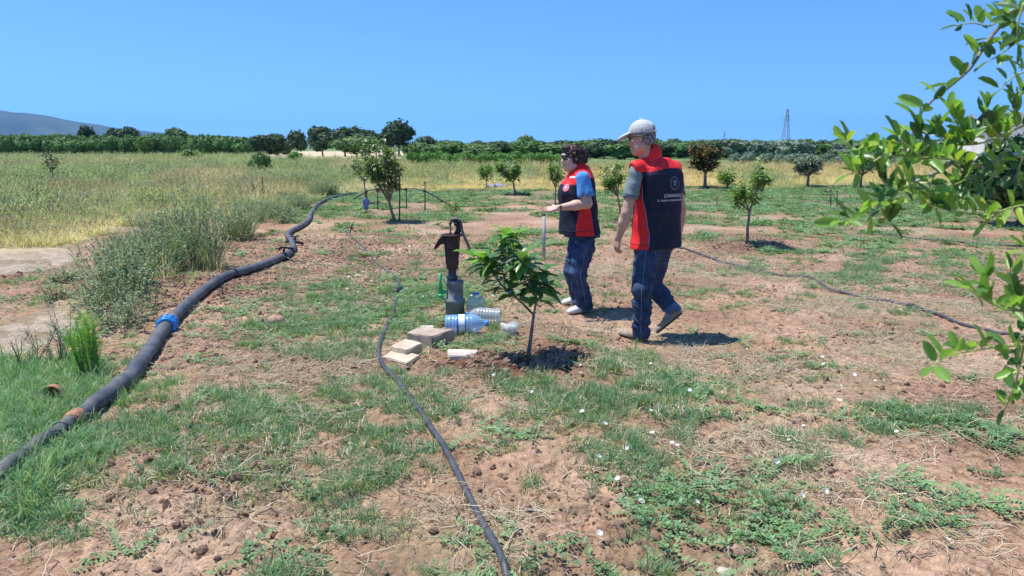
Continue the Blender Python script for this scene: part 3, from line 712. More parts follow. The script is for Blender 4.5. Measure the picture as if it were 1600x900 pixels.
def make_straw():
    ms = []
    for s in range(4):
        rg = random.Random(s); m = MB()
        for k in range(7):
            a = rg.uniform(0, 2*PI); p = Vector((rg.uniform(-.06, .06), rg.uniform(-.06, .06), rg.uniform(.002, .012))); pts = [p.copy()]; L = rg.uniform(.04, .17)
            for i in range(4): a += rg.gauss(0, .35); p = p+Vector((math.cos(a), math.sin(a), rg.gauss(0, .18)))*L/4; p.z = max(p.z, .001); pts.append(p.copy())
            m.tube(pts, rg.uniform(.0009, .0022), 3, False, rg.random()*.4, squash=.5)
        ms.append(m.mesh('straw', G7))
    c = protos('straw', ms); x, y = fan(60000, 1.3, 10, .8); px, py = topx(x, y); nz = fbm(x*1.4, y*1.4, 95, 3)
    pr = np.clip(.07+.7*sstep(.1, .5, nz)+.6*ell(px, py, 1270, 720, 150, 60)+.6*ell(px, py, 450, 600, 150, 60)+.5*ell(px, py, 270, 830, 120, 50)-.3*moist(px, py), 0, 1)
    ok = (RNG.random(len(x)) < pr*.55) & free(x, y) & (py > edge(px)); x, y = x[ok], y[ok]; n = len(x); s = RNG.uniform(.5, 1.3, n)
    k_ = RNG.random(n) > .9*moist(*topx(x, y)); x, y, s = x[k_], y[k_], s[k_]; n = len(x)
    scatter('straw_litter', np.stack([x, y, hz(x, y)], 1), rots(n, .12), np.stack([s, s, s], 1), RNG.integers(0, 4, n), c, 'pale dry straw lying scattered on the soil', 'straw')
make_straw()
def make_clods():
    ms = []
    for s in range(5):
        V = []; n1, n2_ = 9, 6; Fc = []
        for j in range(n2_+1):
            th = PI*j/n2_
            for i in range(n1): ph = 2*PI*i/n1; V.append((math.sin(th)*math.cos(ph), math.sin(th)*math.sin(ph), math.cos(th)))
        V = np.array(V); k = 1+.42*n3(V[:, 0]*1.3+s*7, V[:, 1]*1.3, V[:, 2]*1.3, s)+.2*n3(V[:, 0]*3+s, V[:, 1]*3, V[:, 2]*3, s+9); V = V*k[:, None]*np.array([1, .8, .6]); V[0:n1] = V[0]; V[-n1:] = V[-1]
        for j in range(n2_):
            for i in range(n1): Fc.append((j*n1+i, j*n1+(i+1) % n1, (j+1)*n1+(i+1) % n1, (j+1)*n1+i))
        ms.append(bigmesh('clod', V, np.array(Fc), M_CLOD, smooth=False))
    c = protos('clod', ms); x, y = fan(190000, 1.3, 13, .8); px, py = topx(x, y); nz = fbm(x*1.5, y*1.5, 99, 3)
    mo = moist(px, py)
    pr = np.clip(.06+.5*sstep(-.05, .4, nz)+.9*mo+.6*ell(px, py, 520, 420, 220, 50)+.5*ell(px, py, 340, 780, 170, 90)+.5*ell(px, py, 980, 790, 170, 90)+.4*ell(px, py, 1500, 440, 150, 30), 0, 1)
    ok = (RNG.random(len(x)) < pr) & free(x, y, .09) & (track(px, py) < .3) & (py > edge(px)+3); x, y, mo, px, py = x[ok], y[ok], mo[ok], px[ok], py[ok]; n = len(x)
    s = .0045*np.exp(RNG.exponential(.50, n)); s = np.minimum(s*(1+.6*mo), .025)
    # the dug ring of crumbs round the sapling is dark and coarse
    scatter('clods', np.stack([x, y, hz(x, y)+s*.15], 1), rots(n, .6), np.stack([s, s, s], 1), RNG.integers(0, 5, n), c, 'crumbly brown clods of tilled earth', 'clods')
make_clods()
def dug_ring():
    ms = []
    for o in bpy.data.collections['clod'].objects: me = o.data.copy(); me.materials.clear(); me.materials.append(M_CLODD); ms.append(me)
    x, y = fan(60000, 3.6, 16, .3); px, py = topx(x, y); mo = moist(px, py); ok = (RNG.random(len(x)) < mo*1.3-.3) & free(x, y, .09); x, y, mo = x[ok], y[ok], mo[ok]; n = len(x); s = np.minimum(.0065*np.exp(RNG.exponential(.5, n)), .023)
    scatter('dug_earth', np.stack([x, y, hz(x, y)+s*.2], 1), rots(n, .6), np.stack([s, s, s], 1), RNG.integers(0, 5, n), protos('dug_clod', ms), 'dark freshly dug crumbs of earth heaped round the young trees', 'clods')
dug_ring()
def make_field():
    Cg = protos('field_plant', [seed_grass(1, 14, .55, .14, 1, .006).mesh('plant', G5), seed_grass(2, 14, .5, .16, 1, .006).mesh('plant', G5),
        seed_grass(3, 16, .5, .15, 0, .006).mesh('plant', G6), blades(20, .45, .16, .009, .5, 34, .4).mesh('plant', G6),
        upright_weed(5, .6, 8, .045, .004, .3, .2, 12, .15).mesh('plant', G4), upright_weed(6, .65, 9, .05, .004, .25, .25, 12, .18).mesh('plant', G6), seed_grass(8, 16, .5, .16, 1, .007).mesh('plant', G5B)])
    X = []; Yv = []; S = []; I = []
    for (y0, y1, n, s0) in ((9, 16, 9000, 1.0), (16, 30, 14000, 1.15), (30, 60, 16000, 1.5), (60, 112, 13000, 2.0)):
        x, y = fan(n, y0, y1, 3); px, py = topx(x, y)
        ed_ = edge(px)-n2(x*.8, y*.8, 3)*5-np.where(px < 420, 9*np.abs(n2(x*1.7, y*1.7, 4)), 0); inside = (py < ed_) & (track(px, py) < .3)
        stub = (y > 72) & (px > 415) & (px < 640)
        nz = fbm(x*.25, y*.13, 51, 3); nn = fbm(x*.9, y*.6, 52, 3)
        green = nz*1.5+nn*.9-.12*(px > 600)
        green = green + .9*ell(px, py, 120, 330, 60, 20)*0 +.25*ell(px, py, 90, 330, 150, 40) + .7*ell(px, py, 300, 250, 400, 10)+.5*ell(px, py, 210, 290, 60, 25) - .9*ell(px, py, 300, 282, 60, 12) - .7*ell(px, py, 360, 300, 70, 14) + .7*ell(px, py, 470, 285, 80, 26) - 1.3*ell(px, py, 1340, 282, 110, 9)-.9*ell(px, py, 1050, 285, 60, 12) - .9*ell(px, py, 800, 262, 160, 10)+.5*ell(px, py, 720, 282, 120, 10)+.6*ell(px, py, 1240, 255, 60, 10)
        ok = inside & ~stub & ((px < 620) | (y > 22)) & ((y < 50) | (px < 640)) ; x, y, green, px, py = x[ok], y[ok], green[ok], px[ok], py[ok]; k = len(x)
        r = RNG.random(k); idx = np.where(green+RNG.normal(0, .45, k) > .14, RNG.choice([2, 3, 4, 5], k, p=[.35, .25, .2, .2]), np.where((px > 600) | (RNG.random(k) < .10), 6, RNG.choice([0, 1], k)))
        hs = np.where(y < 30, .95, 1.0)*(1-.45*sstep(400, 640, px)*(y < 30)); s = RNG.uniform(.7, 1.2, k)*s0; hs = hs*(.55+.45*sstep(0, 30, edge(px)-py))*(1+.35*n2(x*.9, y*.9, 8))
        X.append(x); Yv.append(y); I.append(idx); S.append(np.stack([s, s, s**.25*hs*RNG.uniform(.7, 1.15, k)], 1))
    x = np.concatenate(X); y = np.concatenate(Yv)
    scatter('meadow', np.stack([x, y, hz(x, y)], 1), rots(len(x), .08), np.concatenate(S), np.concatenate(I), Cg, 'tall meadow of dry straw coloured and green wild grass and weeds', 'wild grass')
make_field()
def make_thicket():
    c = protos('thicket_plant', [upright_weed(s, .8, 10, .05, .0045, .3, .2, 14, .14).mesh('plant', G4) for s in (61, 62, 63)]+[upright_weed(64, .6, 8, .05, .004, .35, .18, 14, .12).mesh('plant', G3), seed_grass(65, 14, .7, .14, 0, .005).mesh('plant', G6), seed_grass(66, 14, .65, .14, 0, .005).mesh('plant', G5)])
    x, y = fan(60000, 5.2, 24, 1); px, py = topx(x, y)
    B = [(335, 425, 38, 26, 1.0), (262, 435, 48, 28, .85), (190, 455, 38, 24, .6), (150, 485, 30, 16, .4), (215, 482, 40, 16, .5), (285, 395, 60, 18, .85), (200, 405, 40, 12, .5), (370, 372, 22, 12, .7), (420, 342, 40, 10, .45), (95, 440, 24, 6, .25), (120, 540, 30, 12, .35), (50, 565, 50, 9, .35), (185, 520, 26, 16, .42), (70, 470, 50, 7, .28), (462, 322, 30, 7, .5), (505, 306, 22, 5, .55), (535, 298, 26, 3, .55)]
    w = np.zeros(len(x)); hh = np.zeros(len(x))
    for a, b, rx, ry, h in B: e = ell(px, py, a, b, rx, ry); w = np.maximum(w, e); hh = np.maximum(hh, h*np.minimum(1, e*1.5))
    d = dist_poly(x, y, HB)
    right_of = np.interp(py, [297, 306, 318, 332, 370, 400, 440, 470, 517, 560], [575, 532, 500, 478, 438, 390, 318, 268, 225, 200])
    ok = (RNG.random(len(x)) < sstep(.22, .7, w)*.45*sstep(-.45, .1, n2(x*1.6, y*1.6, 88))) & (d > .17) & (px < right_of-8); x, y, hh = x[ok], y[ok], hh[ok]; n = len(x)
    s = RNG.uniform(.8, 1.15, n)
    scatter('weed_thicket', np.stack([x, y, hz(x, y)], 1), rots(n, .12), np.stack([s*.9, s*.9, hh*1.15*RNG.uniform(.5, 1.2, n)], 1), RNG.choice(6, n, p=[.24, .21, .21, .12, .14, .08]), c, 'grey green thicket of waist high weeds beside the big pipe', 'weeds')
make_thicket()

# ================================================================== HOSES
M_PE = mat('black_pe_pipe', (.040, .050, .066), .6, (.155, .15, .145), 7, .45, 30, spec=.4, dist=.004, sharp=.2)
M_THINH = mat('black_drip_hose', (.035, .038, .045), .5, (.10, .10, .11), 14, .2, 60, spec=.4, sharp=.2)
M_BLUEP = mat('blue_plastic', (.02, .22, .62), .35, (.04, .30, .70), 12, spec=.5)
M_BLKP = mat('black_plastic', (.015, .015, .018), .45, spec=.5)
M_ORG = mat('orange_tape', (.50, .20, .12), .7, (.30, .15, .10), 26, .5, 60)
M_CAST = mat('rusty_cast_iron', (.040, .028, .030), .75, (.085, .052, .042), 14, .5, 70, spec=.4, metal=.2)
M_IRONG = mat('worn_iron', (.20, .20, .20), .55, (.10, .08, .07), 18, .3, 80, metal=.5)
M_GPVC = mat('grey_pvc', (.13, .14, .15), .6, (.24, .24, .23), 10, .25, 40, spec=.35)
M_GREENP = mat('green_plastic', (.03, .38, .13), .4, (.05, .48, .18), 20, spec=.5)
def lay(pts, r, sink=.15, extra=None, n=8):
    c = crom([Vector((p.x, p.y, 0)) for p in pts], n); out = []
    zz = hz(np.array([p.x for p in c]), np.array([p.y for p in c])); zs = np.convolve(np.pad(zz, 3, 'edge'), np.ones(7)/7, 'valid'); zs = np.maximum(zs, zz*.7+zs*.3)
    for i, p in enumerate(c): out.append(Vector((p.x, p.y, float(zs[i])+r*(1-sink)+(extra(i/len(c)) if extra else 0))))
    return out
def ring_at(path, px, py, r0, w, M, parent, name, prof=None, n=20):
    q = gp(px, py); k = min(range(1, len(path)-1), key=lambda i: (path[i].xy-q.xy).length); d = (path[k+1]-path[k-1]).normalized()
    Mx = Matrix.Translation(path[k]) @ d.to_track_quat('Z', 'Y').to_matrix().to_4x4()
    m = MB(); prof = prof or [(r0*.97, -w), (r0*1.05, -w), (r0*1.05, w), (r0*.97, w)]
    m.lathe(prof, n, Mx); return m.build(name, M, parent), Mx
pipe = lay(HB, .056, .15, n=10)
t = thing('irrigation_pipe', pipe[8], 'thick black irrigation pipe winding along the field from the lower left corner', 'pipe')
def rad(i, n): return .053*(1+.05*math.sin(i*.9)+.04*math.sin(i*2.3)+.03*math.sin(i*.37))*(1-.25*(i/n)**2)*(.66 if i < 31 else .66+.34*min(1, (i-31)/14))
m = MB(); m.tube(pipe, [rad(i, len(pipe)) for i in range(len(pipe))], 16); m.build('pipe', M_PE, t)
r0 = .075
c_, Mx = ring_at(pipe, 250, 515, .07, .06, M_BLUEP, t, 'coupling', [(.054, -.07), (.074, -.07), (.080, -.058), (.080, -.025), (.070, -.02), (.070, -.005), (.079, 0), (.079, .010), (.070, .015), (.070, .025), (.080, .03), (.080, .062), (.074, .07), (.054, .07)])
m = MB()
for k in range(12):
    a = 2*PI*k/12
    for z in (-.041, .046): m.box(Mx @ Vector((.082*math.cos(a), .082*math.sin(a), z)), (.012, .012, .034), Mx.to_3x3() @ Matrix.Rotation(a, 3, 'Z'))
m.build('grip_rib', M_BLUEP, c_, False).name = 'grip_ribs'
c_.children[0]['kind'] = 'stuff'
ring_at(pipe, 95, 672, .068, .075, M_ORG, t, 'tape_wrap', [(.034, -.06), (.042, -.055), (.047, -.02), (.043, .0), (.047, .025), (.043, .045), (.036, .055)])
ring_at(pipe, 78, 684, .040, .02, M_PE, t, 'clamp_band'); ring_at(pipe, 345, 441, .057, .012, M_BLKP, t, 'clamp_band')
ring_at(pipe, 447, 380, .055, .03, M_GPVC, t, 'clamp_band')
# outlet with a tied strap at (425,405)
c_, Mx = ring_at(pipe, 425, 406, .058, .05, M_BLKP, t, 'branch_saddle', [(.05, -.06), (.064, -.06), (.068, 0), (.064, .06), (.05, .06)])
q = Mx.translation; m = MB(); m.tube([q+Vector((0, 0, .05)), q+Vector((.03, 0, .13)), q+Vector((.10, 0, .13)), q+Vector((.17, -.02, .07))], .014, 8); m.tube([q+Vector((-.06, 0, .10)), q+Vector((0, 0, .14)), q+Vector((.15, 0, .11))], .018, 8)
m.tube([q+Vector((.02, -.05, .02)), q+Vector((.12, -.10, -.02)), q+Vector((.20, -.13, -.05))], .012, 6); m.build('strap', M_BLKP, c_)
q2 = gpz(447, 384, .05); m = MB(); m.tube([q2, q2+Vector((.16, -.06, .02)), q2+Vector((.3, -.1, -.02))], .022, 8); m.tube([q2+Vector((.16, -.06, -.02)), q2+Vector((.17, -.06, .09))], .018, 8); m.tube([q2+Vector((.11, -.06, .09)), q2+Vector((.24, -.07, .10))], .011, 6); m.build('outlet_valve', M_BLKP, t)

thin = lay(HT, .017, .1, n=10)
t = thing('drip_hose', thin[4], 'black hose curving past the concrete blocks to the bottom edge', 'hose')
m = MB(); m.tube(thin, [.0165+.001*math.sin(i) for i in range(len(thin))], 10); m.build('hose', M_THINH, t)
q = gpz(620, 462, .02); m = MB(); m.tube([q+Vector((-.02, .0, .0)), q+Vector((.0, .09, .01)), q+Vector((.02, .2, .01))], .026, 10); m.box(q+Vector((-.05, .04, .0)), (.05, .03, .03)); m.build('hose_connector', M_BLKP, t)
p2 = lay(HT2, .009, .1, n=8); m = MB(); m.tube(p2, .010, 7); m.build('branch_line', M_THINH, t)
q = gpz(548, 366, 0); m = MB(); m.tube([q+Vector((-.02, 0, 0)), q+Vector((.05, 0, .2))], .010, 5); m.tube([q+Vector((.0, 0, .10)), q+Vector((.10, 0, .03))], .009, 5); m.build('dripper_peg', M_BLKP, t)
def long_hose(pxs, r, label, sink=.1):
    P = lay([gp(*p) for p in pxs], r, sink, n=8); t = thing('drip_hose', P[len(P)//2], label, 'hose'); m = MB(); m.tube(P, r, 8); m.build('hose', M_THINH, t)
    j = MB(); k = len(P)*2//3; j.tube([P[k], P[k+1]], r*1.7, 8); j.build('joint', M_BLKP, t)
long_hose([(1040, 382), (1064, 390), (1105, 402), (1150, 416), (1200, 429), (1240, 434), (1268, 436), (1292, 452), (1322, 462), (1370, 471), (1420, 481), (1470, 497), (1500, 508), (1545, 519), (1590, 527), (1700, 548)], .016, 'black drip hose running across the soil right of the man')
long_hose([(1380, 366), (1430, 373), (1490, 378), (1560, 384), (1640, 389), (1800, 398)], .016, 'thin black hose farther back near the right edge, below the dark citrus tree')
long_hose([(1070, 293), (1180, 292), (1260, 293), (1340, 291), (1400, 292), (1520, 290), (1700, 291)], .03, 'straight dark hose along the edge of the dry grass on the right')
# sagging line on posts behind the left sapling
M_POST = mat('dark_post', (.07, .06, .055), .8, (.16, .14, .12), 20, .3, 50)
PS = [(573, 331, 298), (590, 327, 296), (635, 326, 296), (664, 329, 285)]
P = []
for i, (a, b, c) in enumerate(PS):
    g = gpz(a, b, -.05); top = at(a, c, g.y); lab = ['thin dark post with the blue rag, leftmost of four', 'thin dark post just right of the blue rag', 'thin dark post right of the leafy sapling trunk', 'tallest thin dark post, rightmost of four'][i]
    t = thing('thin_post', g, lab, 'post', 'thin posts carrying a water line'); m = MB(); m.tube([g, top], .017, 6); m.build('post', M_POST, t); m = MB(); m.tube([top, top+Vector((0, 0, .02))], .022, 6); m.build('cap', M_BLKP, t); P.append((g, top))
zl = at(600, 297, 18.5).z
pts = [Vector((P[0][0].x-.3, P[0][0].y, .3)), Vector((P[0][0].x, P[0][0].y, zl)), Vector((P[1][0].x, P[1][0].y, zl+.02)), Vector(((P[1][0].x+P[2][0].x)/2, 18.6, zl-.03)), Vector((P[2][0].x, P[2][0].y, zl+.02)), Vector((P[3][0].x, P[3][0].y, zl)), Vector((P[3][0].x+.7, P[3][0].y+.4, .02))]
t = thing('water_line', pts[1], 'dark water line stretched between the thin posts behind the leafy sapling', 'hose'); m = MB(); m.tube(crom(pts, 6), .015, 7); m.build('hose', M_THINH, t)
m = MB(); 
for p in pts[1:6]: m.tube([p+Vector((-.03, 0, 0)), p+Vector((.03, 0, 0))], .034, 8)
m.build('clip', M_BLKP, t).name = 'clips'
M_RAG = mat('blue_rag', (.05, .08, .42), .8, (.45, .5, .62), 9, .4, 20)
q = at(572, 319, P[0][0].y-.05)
t = thing('blue_rag', q, 'blue and white rag tied to the leftmost thin post', 'rag')
def rag(m, q, w, h, seed):
    rg = random.Random(seed); V = []; n = 6
    for j in range(n+1):
        for i in range(n+1): V.append((q.x+(i/n-.5)*w*(1+.3*math.sin(j)), q.y+.03*math.sin(i*1.9+j*.8+seed)+rg.uniform(-.01, .01), q.z+(.5-j/n)*h+rg.uniform(-.012, .012)))
    F_ = [(j*(n+1)+i, j*(n+1)+i+1, (j+1)*(n+1)+i+1, (j+1)*(n+1)+i) for j in range(n) for i in range(n)]; m.add(V, F_); m.add([(a, b+.006, c) for a, b, c in V], [f[::-1] for f in F_])
m = MB(); rag(m, q, .13, .26, 1); rag(m, q+Vector((-.02, .03, -.05)), .10, .2, 5); m.build('cloth', M_RAG, t)
m = MB(); m.tube([q+Vector((-.05, .05, .12)), q+Vector((.05, .02, .13)), q+Vector((.03, .09, .12))], .015, 6); m.build('knot', M_RAG, t)
q = gpz(775, 294, .1); t = thing('blue_cloth', q, 'crumpled blue cloth lying at the meadow edge between two saplings', 'cloth')
m = MB(); n = 9; V = []
for j in range(n+1):
    for i in range(n+1):
        u, v = i/n-.5, j/n-.5; V.append((q.x+u*.75, q.y+v*.5, q.z+.07*math.sin(i*1.9+j)+.05*math.cos(j*2.3)-.25*(u*u+v*v)))
m.add(V, [(j*(n+1)+i, j*(n+1)+i+1, (j+1)*(n+1)+i+1, (j+1)*(n+1)+i) for j in range(n) for i in range(n)]); m.build('cloth', M_RAG, t)
# other stakes
def stake(px, pb, pt, r, M, lab, flat=False, name='wooden_stake', cat='stake'):
    g = gpz(px, pb, -.04); top = at(px, pt, g.y); t = thing(name, g, lab, cat); m = MB()
    if flat: m.box((g+top)/2, (r*2, r*.7, (top-g).length))
    else: m.tube([g, (g+top)/2+Vector((.006, 0, 0)), top], [r, r*.95, r*.85], 8)
    m.build('shaft', M, t); m = MB(); m.tube([top-Vector((0, 0, .03)), top+Vector((0, 0, .004))], r*1.12, 8); m.build('top', M_POST, t)
M_GALV = mat('weathered_pale_wood', (.36, .37, .37), .7, (.5, .5, .48), 20, .2, 60)
stake(850, 405, 334, .022, M_GALV, 'pale grey stake standing below the hand of the woman', True)
stake(788, 404, 373, .03, M_POST, 'short dark stub post behind the top leaves of the front sapling', name='stub_post', cat='post')
stake(347, 465, 446, .008, M_POST, 'short thin peg beside the big pipe near the thicket', name='peg', cat='peg')
stake(1120, 325, 308, .014, M_POST, 'small dark peg in the grass left of the sapling behind the man', name='peg', cat='peg')
for i, (a, b, c) in enumerate([(1298, 322, 296), (1308, 326, 298)]): stake(a, b, c, .02, M_POST, ['left', 'right'][i]+' dark stake of the close pair under the jujube branch', name='stake', cat='stake')

# ================================================================== HAND PUMP
def pump():
    b = gpz(712, 496, -.03); Y = b.y; x = b.x
    def Z(py): return at(712, py, Y).z
    def X(px): return at(px, 440, Y).x
    t = thing('hand_pump', b, 'rusty cast iron hand water pump on a grey standpipe', 'hand pump')
    c = X(707)
    m = MB(); T = Matrix.Translation((c+.02, Y, 0))
    z0, z1, z2, z3 = b.z, Z(470), Z(443), Z(432)
    m.lathe([(.0, z0), (.088, z0), (.086, z1-.02), (.094, z1-.015), (.094, z1+.02), (.078, z1+.03), (.074, z2-.01), (.082, z2), (.082, z2+.03), (.05, z2+.035), (0, z2+.035)], 24, T); m.build('standpipe', M_GPVC, t)
    T = Matrix.Translation((c, Y, 0)); m = MB(); zc = Z(400)
    m.lathe([(0, z2), (.045, z2), (.045, z3-.02), (.055, z3-.015), (.055, z3), (.038, z3+.01), (.038, zc)], 18, T); m.build('riser', M_IRONG, t)
    m = MB(); zt = Z(367)
    m.lathe([(.036, Z(421)), (.052, Z(420)), (.054, Z(414)), (.060, Z(412)), (.062, Z(400)), (.068, Z(388)), (.074, Z(376)), (.077, zt-.012), (.096, zt-.01), (.096, zt+.006), (.070, zt+.006), (.064, zt-.03)], 24, T); m.build('barrel', M_CAST, t)
    # open spout, pouring to the left
    m = MB(); s = Vector((c-.055, Y, zt-.03)); V = []; n = 9
    for k, (dx, dz, w, h) in enumerate(((.0, -.02, .05, .10), (-.04, -.03, .055, .085), (-.075, -.065, .055, .065), (-.10, -.10, .05, .04))):
        for i in range(n):
            a = PI+PI*i/(n-1); V.append((s.x+dx, s.y+w*math.cos(a), s.z+dz+h*math.sin(a)*.9+h*.6))
        for i in range(n):
            a = PI+PI*(n-1-i)/(n-1); V.append((s.x+dx, s.y+(w-.008)*math.cos(a), s.z+dz+(h-.008)*math.sin(a)*.9+h*.6))
    N2 = 2*n; m.add(V, [(k*N2+i, k*N2+(i+1) % N2, (k+1)*N2+(i+1) % N2, (k+1)*N2+i) for k in range(3) for i in range(N2)]); m.build('spout', M_CAST, t)
    # bracket, rod and handle
    m = MB(); br = Vector((c+.045, Y, zt)); m.tube([br, br+Vector((.02, 0, .06)), br+Vector((.0, 0, .12)), br+Vector((-.03, 0, .14))], [.028, .026, .022, .016], 8); m.tube([br+Vector((-.005, -.03, .10)), br+Vector((-.005, .03, .10))], .02, 8); m.build('bracket', M_CAST, t)
    m = MB(); m.tube([Vector((c-.012, Y, zt-.04)), Vector((c-.012, Y, zt+.10))], .008, 8); m.tube([Vector((c-.012, Y-.02, zt+.10)), Vector((c-.012, Y+.02, zt+.10))], .014, 8); m.build('piston_rod', M_IRONG, t)
    m = MB(); h0 = Vector((c-.015, Y-.02, zt+.10))
    m.tube(crom([h0, h0+Vector((.03, 0, .045)), h0+Vector((.09, 0, .03)), Vector((X(724), Y-.03, Z(362))), Vector((X(730), Y-.04, Z(376))), Vector((X(736), Y-.05, Z(389)))], 6), [.012]*12+[.013]*19, 8)
    m.v = m.v; m.build('handle', M_IRONG, t)
    # green tap
    m = MB(); g = Vector((X(689), Y-.02, 0)); m.tube([Vector((g.x+.0, g.y, Z(459))), Vector((g.x-.004, g.y, Z(440))), Vector((g.x-.004, g.y, Z(427)))], [.022, .013, .017], 10)
    gv = m.build('tap', M_GREENP, t); m = MB(); m.tube([Vector((g.x-.01, g.y, Z(456))), Vector((c, Y, Z(455)))], .017, 8); m.box((g.x, g.y-.02, Z(461)), (.05, .02, .03)); m.build('tap_body', M_GREENP, t)
pump()

# ================================================================== BOTTLES
def clearmat(name, col, alpha, rough=.12):
    m = bpy.data.materials.new(name); m.use_nodes = True; N = m.node_tree.nodes; L = m.node_tree.links; p = N['Principled BSDF']
    p.inputs['Base Color'].default_value = (*col, 1); p.inputs['Roughness'].default_value = rough; p.inputs['Specular IOR Level'].default_value = .8
    tr = N.new('ShaderNodeBsdfTransparent'); tr.inputs[0].default_value = (*[min(1, c*.35+.65) for c in col], 1); mx = N.new('ShaderNodeMixShader')
    tc = N.new('ShaderNodeTexCoord'); n = N.new('ShaderNodeTexNoise'); n.inputs['Scale'].default_value = 14; L.new(tc.outputs['Object'], n.inputs['Vector'])
    b = N.new('ShaderNodeBump'); b.inputs['Strength'].default_value = .5; b.inputs['Distance'].default_value = .01; L.new(n.outputs[0], b.inputs['Height']); L.new(b.outputs[0], p.inputs['Normal'])
    mr = N.new('ShaderNodeMapRange'); mr.inputs['To Min'].default_value = alpha-.12; mr.inputs['To Max'].default_value = alpha+.12; L.new(n.outputs[0], mr.inputs[0]); L.new(mr.outputs[0], mx.inputs[0])
    L.new(tr.outputs[0], mx.inputs[1]); L.new(p.outputs[0], mx.inputs[2]); L.new(mx.outputs[0], N['Material Output'].inputs[0]); return m
M_PETB = clearmat('blue_clear_plastic', (.34, .62, .90), .5); M_PETC = clearmat('clear_plastic', (.62, .70, .66), .42); M_PETW = clearmat('cloudy_plastic', (.62, .68, .68), .42)
M_LABW = mat('white_label', (.78, .80, .82), .5); M_LABB = mat('blue_label', (.02, .16, .55), .5)
def bottle(name, loc, d, H, Rr, M, capM, label, lab=False, ribs=True, dent=0.0):
    d = Vector(d).normalized(); Mx = Matrix.Translation(loc) @ d.to_track_quat('Z', 'Y').to_matrix().to_4x4()
    t = thing(name, loc, label, 'bottle'); prof = [(0, .004), (Rr*.8, 0), (Rr, Rr*.15)]
    nb = 7; body = H*.62
    for k in range(nb): z = Rr*.15+(body-Rr*.15)*(k+.5)/nb; prof += [(Rr, z-body*.03), (Rr*(.95 if ribs else 1), z), (Rr, z+body*.03)]
    prof += [(Rr, body), (Rr*.93, H*.70), (Rr*.72, H*.80), (Rr*.42, H*.88), (Rr*.26, H*.91), (Rr*.26, H*.94)]
    m = MB(); m.lathe(prof, 28, Mx)
    if dent: m.v = [tuple(Vector(v)+Vector((dent*math.sin(v[2]*60+v[0]*40), dent*math.cos(v[0]*55), dent*math.sin(v[1]*70)))) for v in m.v]
    m.build('body', M, t)
    if capM: c = MB(); c.lathe([(Rr*.26, H*.93), (Rr*.34, H*.93), (Rr*.34, H*.985), (Rr*.3, H), (0, H)], 18, Mx); c.build('cap', capM, t)
    if lab:
        c = MB(); c.lathe([(Rr*1.012, H*.30), (Rr*1.012, H*.46)], 28, Mx); l = c.build('label', M_LABW, t); c = MB(); z = H*.31
        c.lathe([(Rr*1.02, H*.27), (Rr*1.02, H*.31)], 28, Mx); c.lathe([(Rr*1.02, H*.455), (Rr*1.02, H*.475)], 28, Mx); c.build('label_band', M_LABB, l)
    return t
b = gpz(744, 497, 0); bottle('water_bottle', b, (0, 0, 1), at(744, 457, b.y).z-b.z, .09, M_PETC, M_BLUEP, 'upright clear plastic water bottle with blue cap beside the pump')
b = gpz(696, 523, .088); bottle('water_bottle', b, (1, .05, .02), .36, .080, M_PETB, M_BLUEP, 'blue tinted water bottle with white label lying in front of the pump', True)
b = gpz(783, 508, .07); bottle('water_bottle', b, (-1, .1, .04), .31, .068, M_PETW, M_BLUEP, 'cloudy plastic bottle lying behind the blue tinted one')
b = gpz(788, 528, .035); bottle('crushed_bottle', b, (.75, .3, .35), .14, .045, M_PETW, None, 'small crushed clear bottle in front of the pale stone', dent=.008)

# ================================================================== BLOCKS AND STONES
M_CONC = mat('old_concrete', (.33, .25, .19), .95, (.47, .39, .32), 14, .6, 70, spec=.1)
M_CONC2 = mat('pale_concrete', (.60, .50, .38), .95, (.48, .38, .28), 10, .5, 70, spec=.1)
M_WHST = mat('pale_stone', (.62, .56, .48), .9, (.44, .38, .32), 9, .6, 40, spec=.1)
def block(name, corners, h, M, label, cat, z=0.0, seed=1, bev=.007, taper=1.0):
    """corners: the four top-face corners seen in the photograph, put at height z+h above the soil"""
    gx = gp(sum(c[0] for c in corners)/4, sum(c[1] for c in corners)/4, 0); base = hz1(gx.x, gx.y)+z
    T = [gp(a, b, base+h) for a, b in corners]; B = [Vector((p.x, p.y, base-.02)) for p in T]
    import bmesh
    bm = bmesh.new(); vs_ = [bm.verts.new(p) for p in B+T]
    for f in ((3, 2, 1, 0), (4, 5, 6, 7), (0, 1, 5, 4), (1, 2, 6, 5), (2, 3, 7, 6), (3, 0, 4, 7)): bm.faces.new([vs_[i] for i in f])
    bmesh.ops.recalc_face_normals(bm, faces=bm.faces); bmesh.ops.bevel(bm, geom=bm.edges[:], offset=bev, segments=2, affect='EDGES')
    bmesh.ops.triangulate(bm, faces=bm.faces); bmesh.ops.subdivide_edges(bm, edges=bm.edges[:], cuts=2, use_grid_fill=True)
    rg = random.Random(seed)
    for v in bm.verts: v.co += Vector((rg.uniform(-1, 1), rg.uniform(-1, 1), rg.uniform(-1, 1)))*.0022
    me = bpy.data.meshes.new(name); bm.to_mesh(me); bm.free(); me.materials.append(M); o = link(name, me); tag(o, label, cat); return o
block('concrete_block', [(635, 520), (652, 511), (711, 514), (675, 526)], .10, M_CONC, 'largest brown concrete block beside the pump', 'block', seed=1)
block('stone_slab', [(597, 557), (613, 546), (657, 554), (636, 568)], .022, M_CONC2, 'thin yellowish slab lying under the small block', 'slab', seed=2)
block('concrete_block', [(609, 541), (633, 529), (661, 536), (634, 547)], .075, M_CONC2, 'small pale concrete block resting on the thin slab', 'block', z=.02, seed=3)
block('concrete_block', [(700, 556), (699, 545), (748, 546), (742, 556)], .06, M_WHST, 'long pale half brick lying before the blocks, nearest the sapling mound', 'block', seed=4)
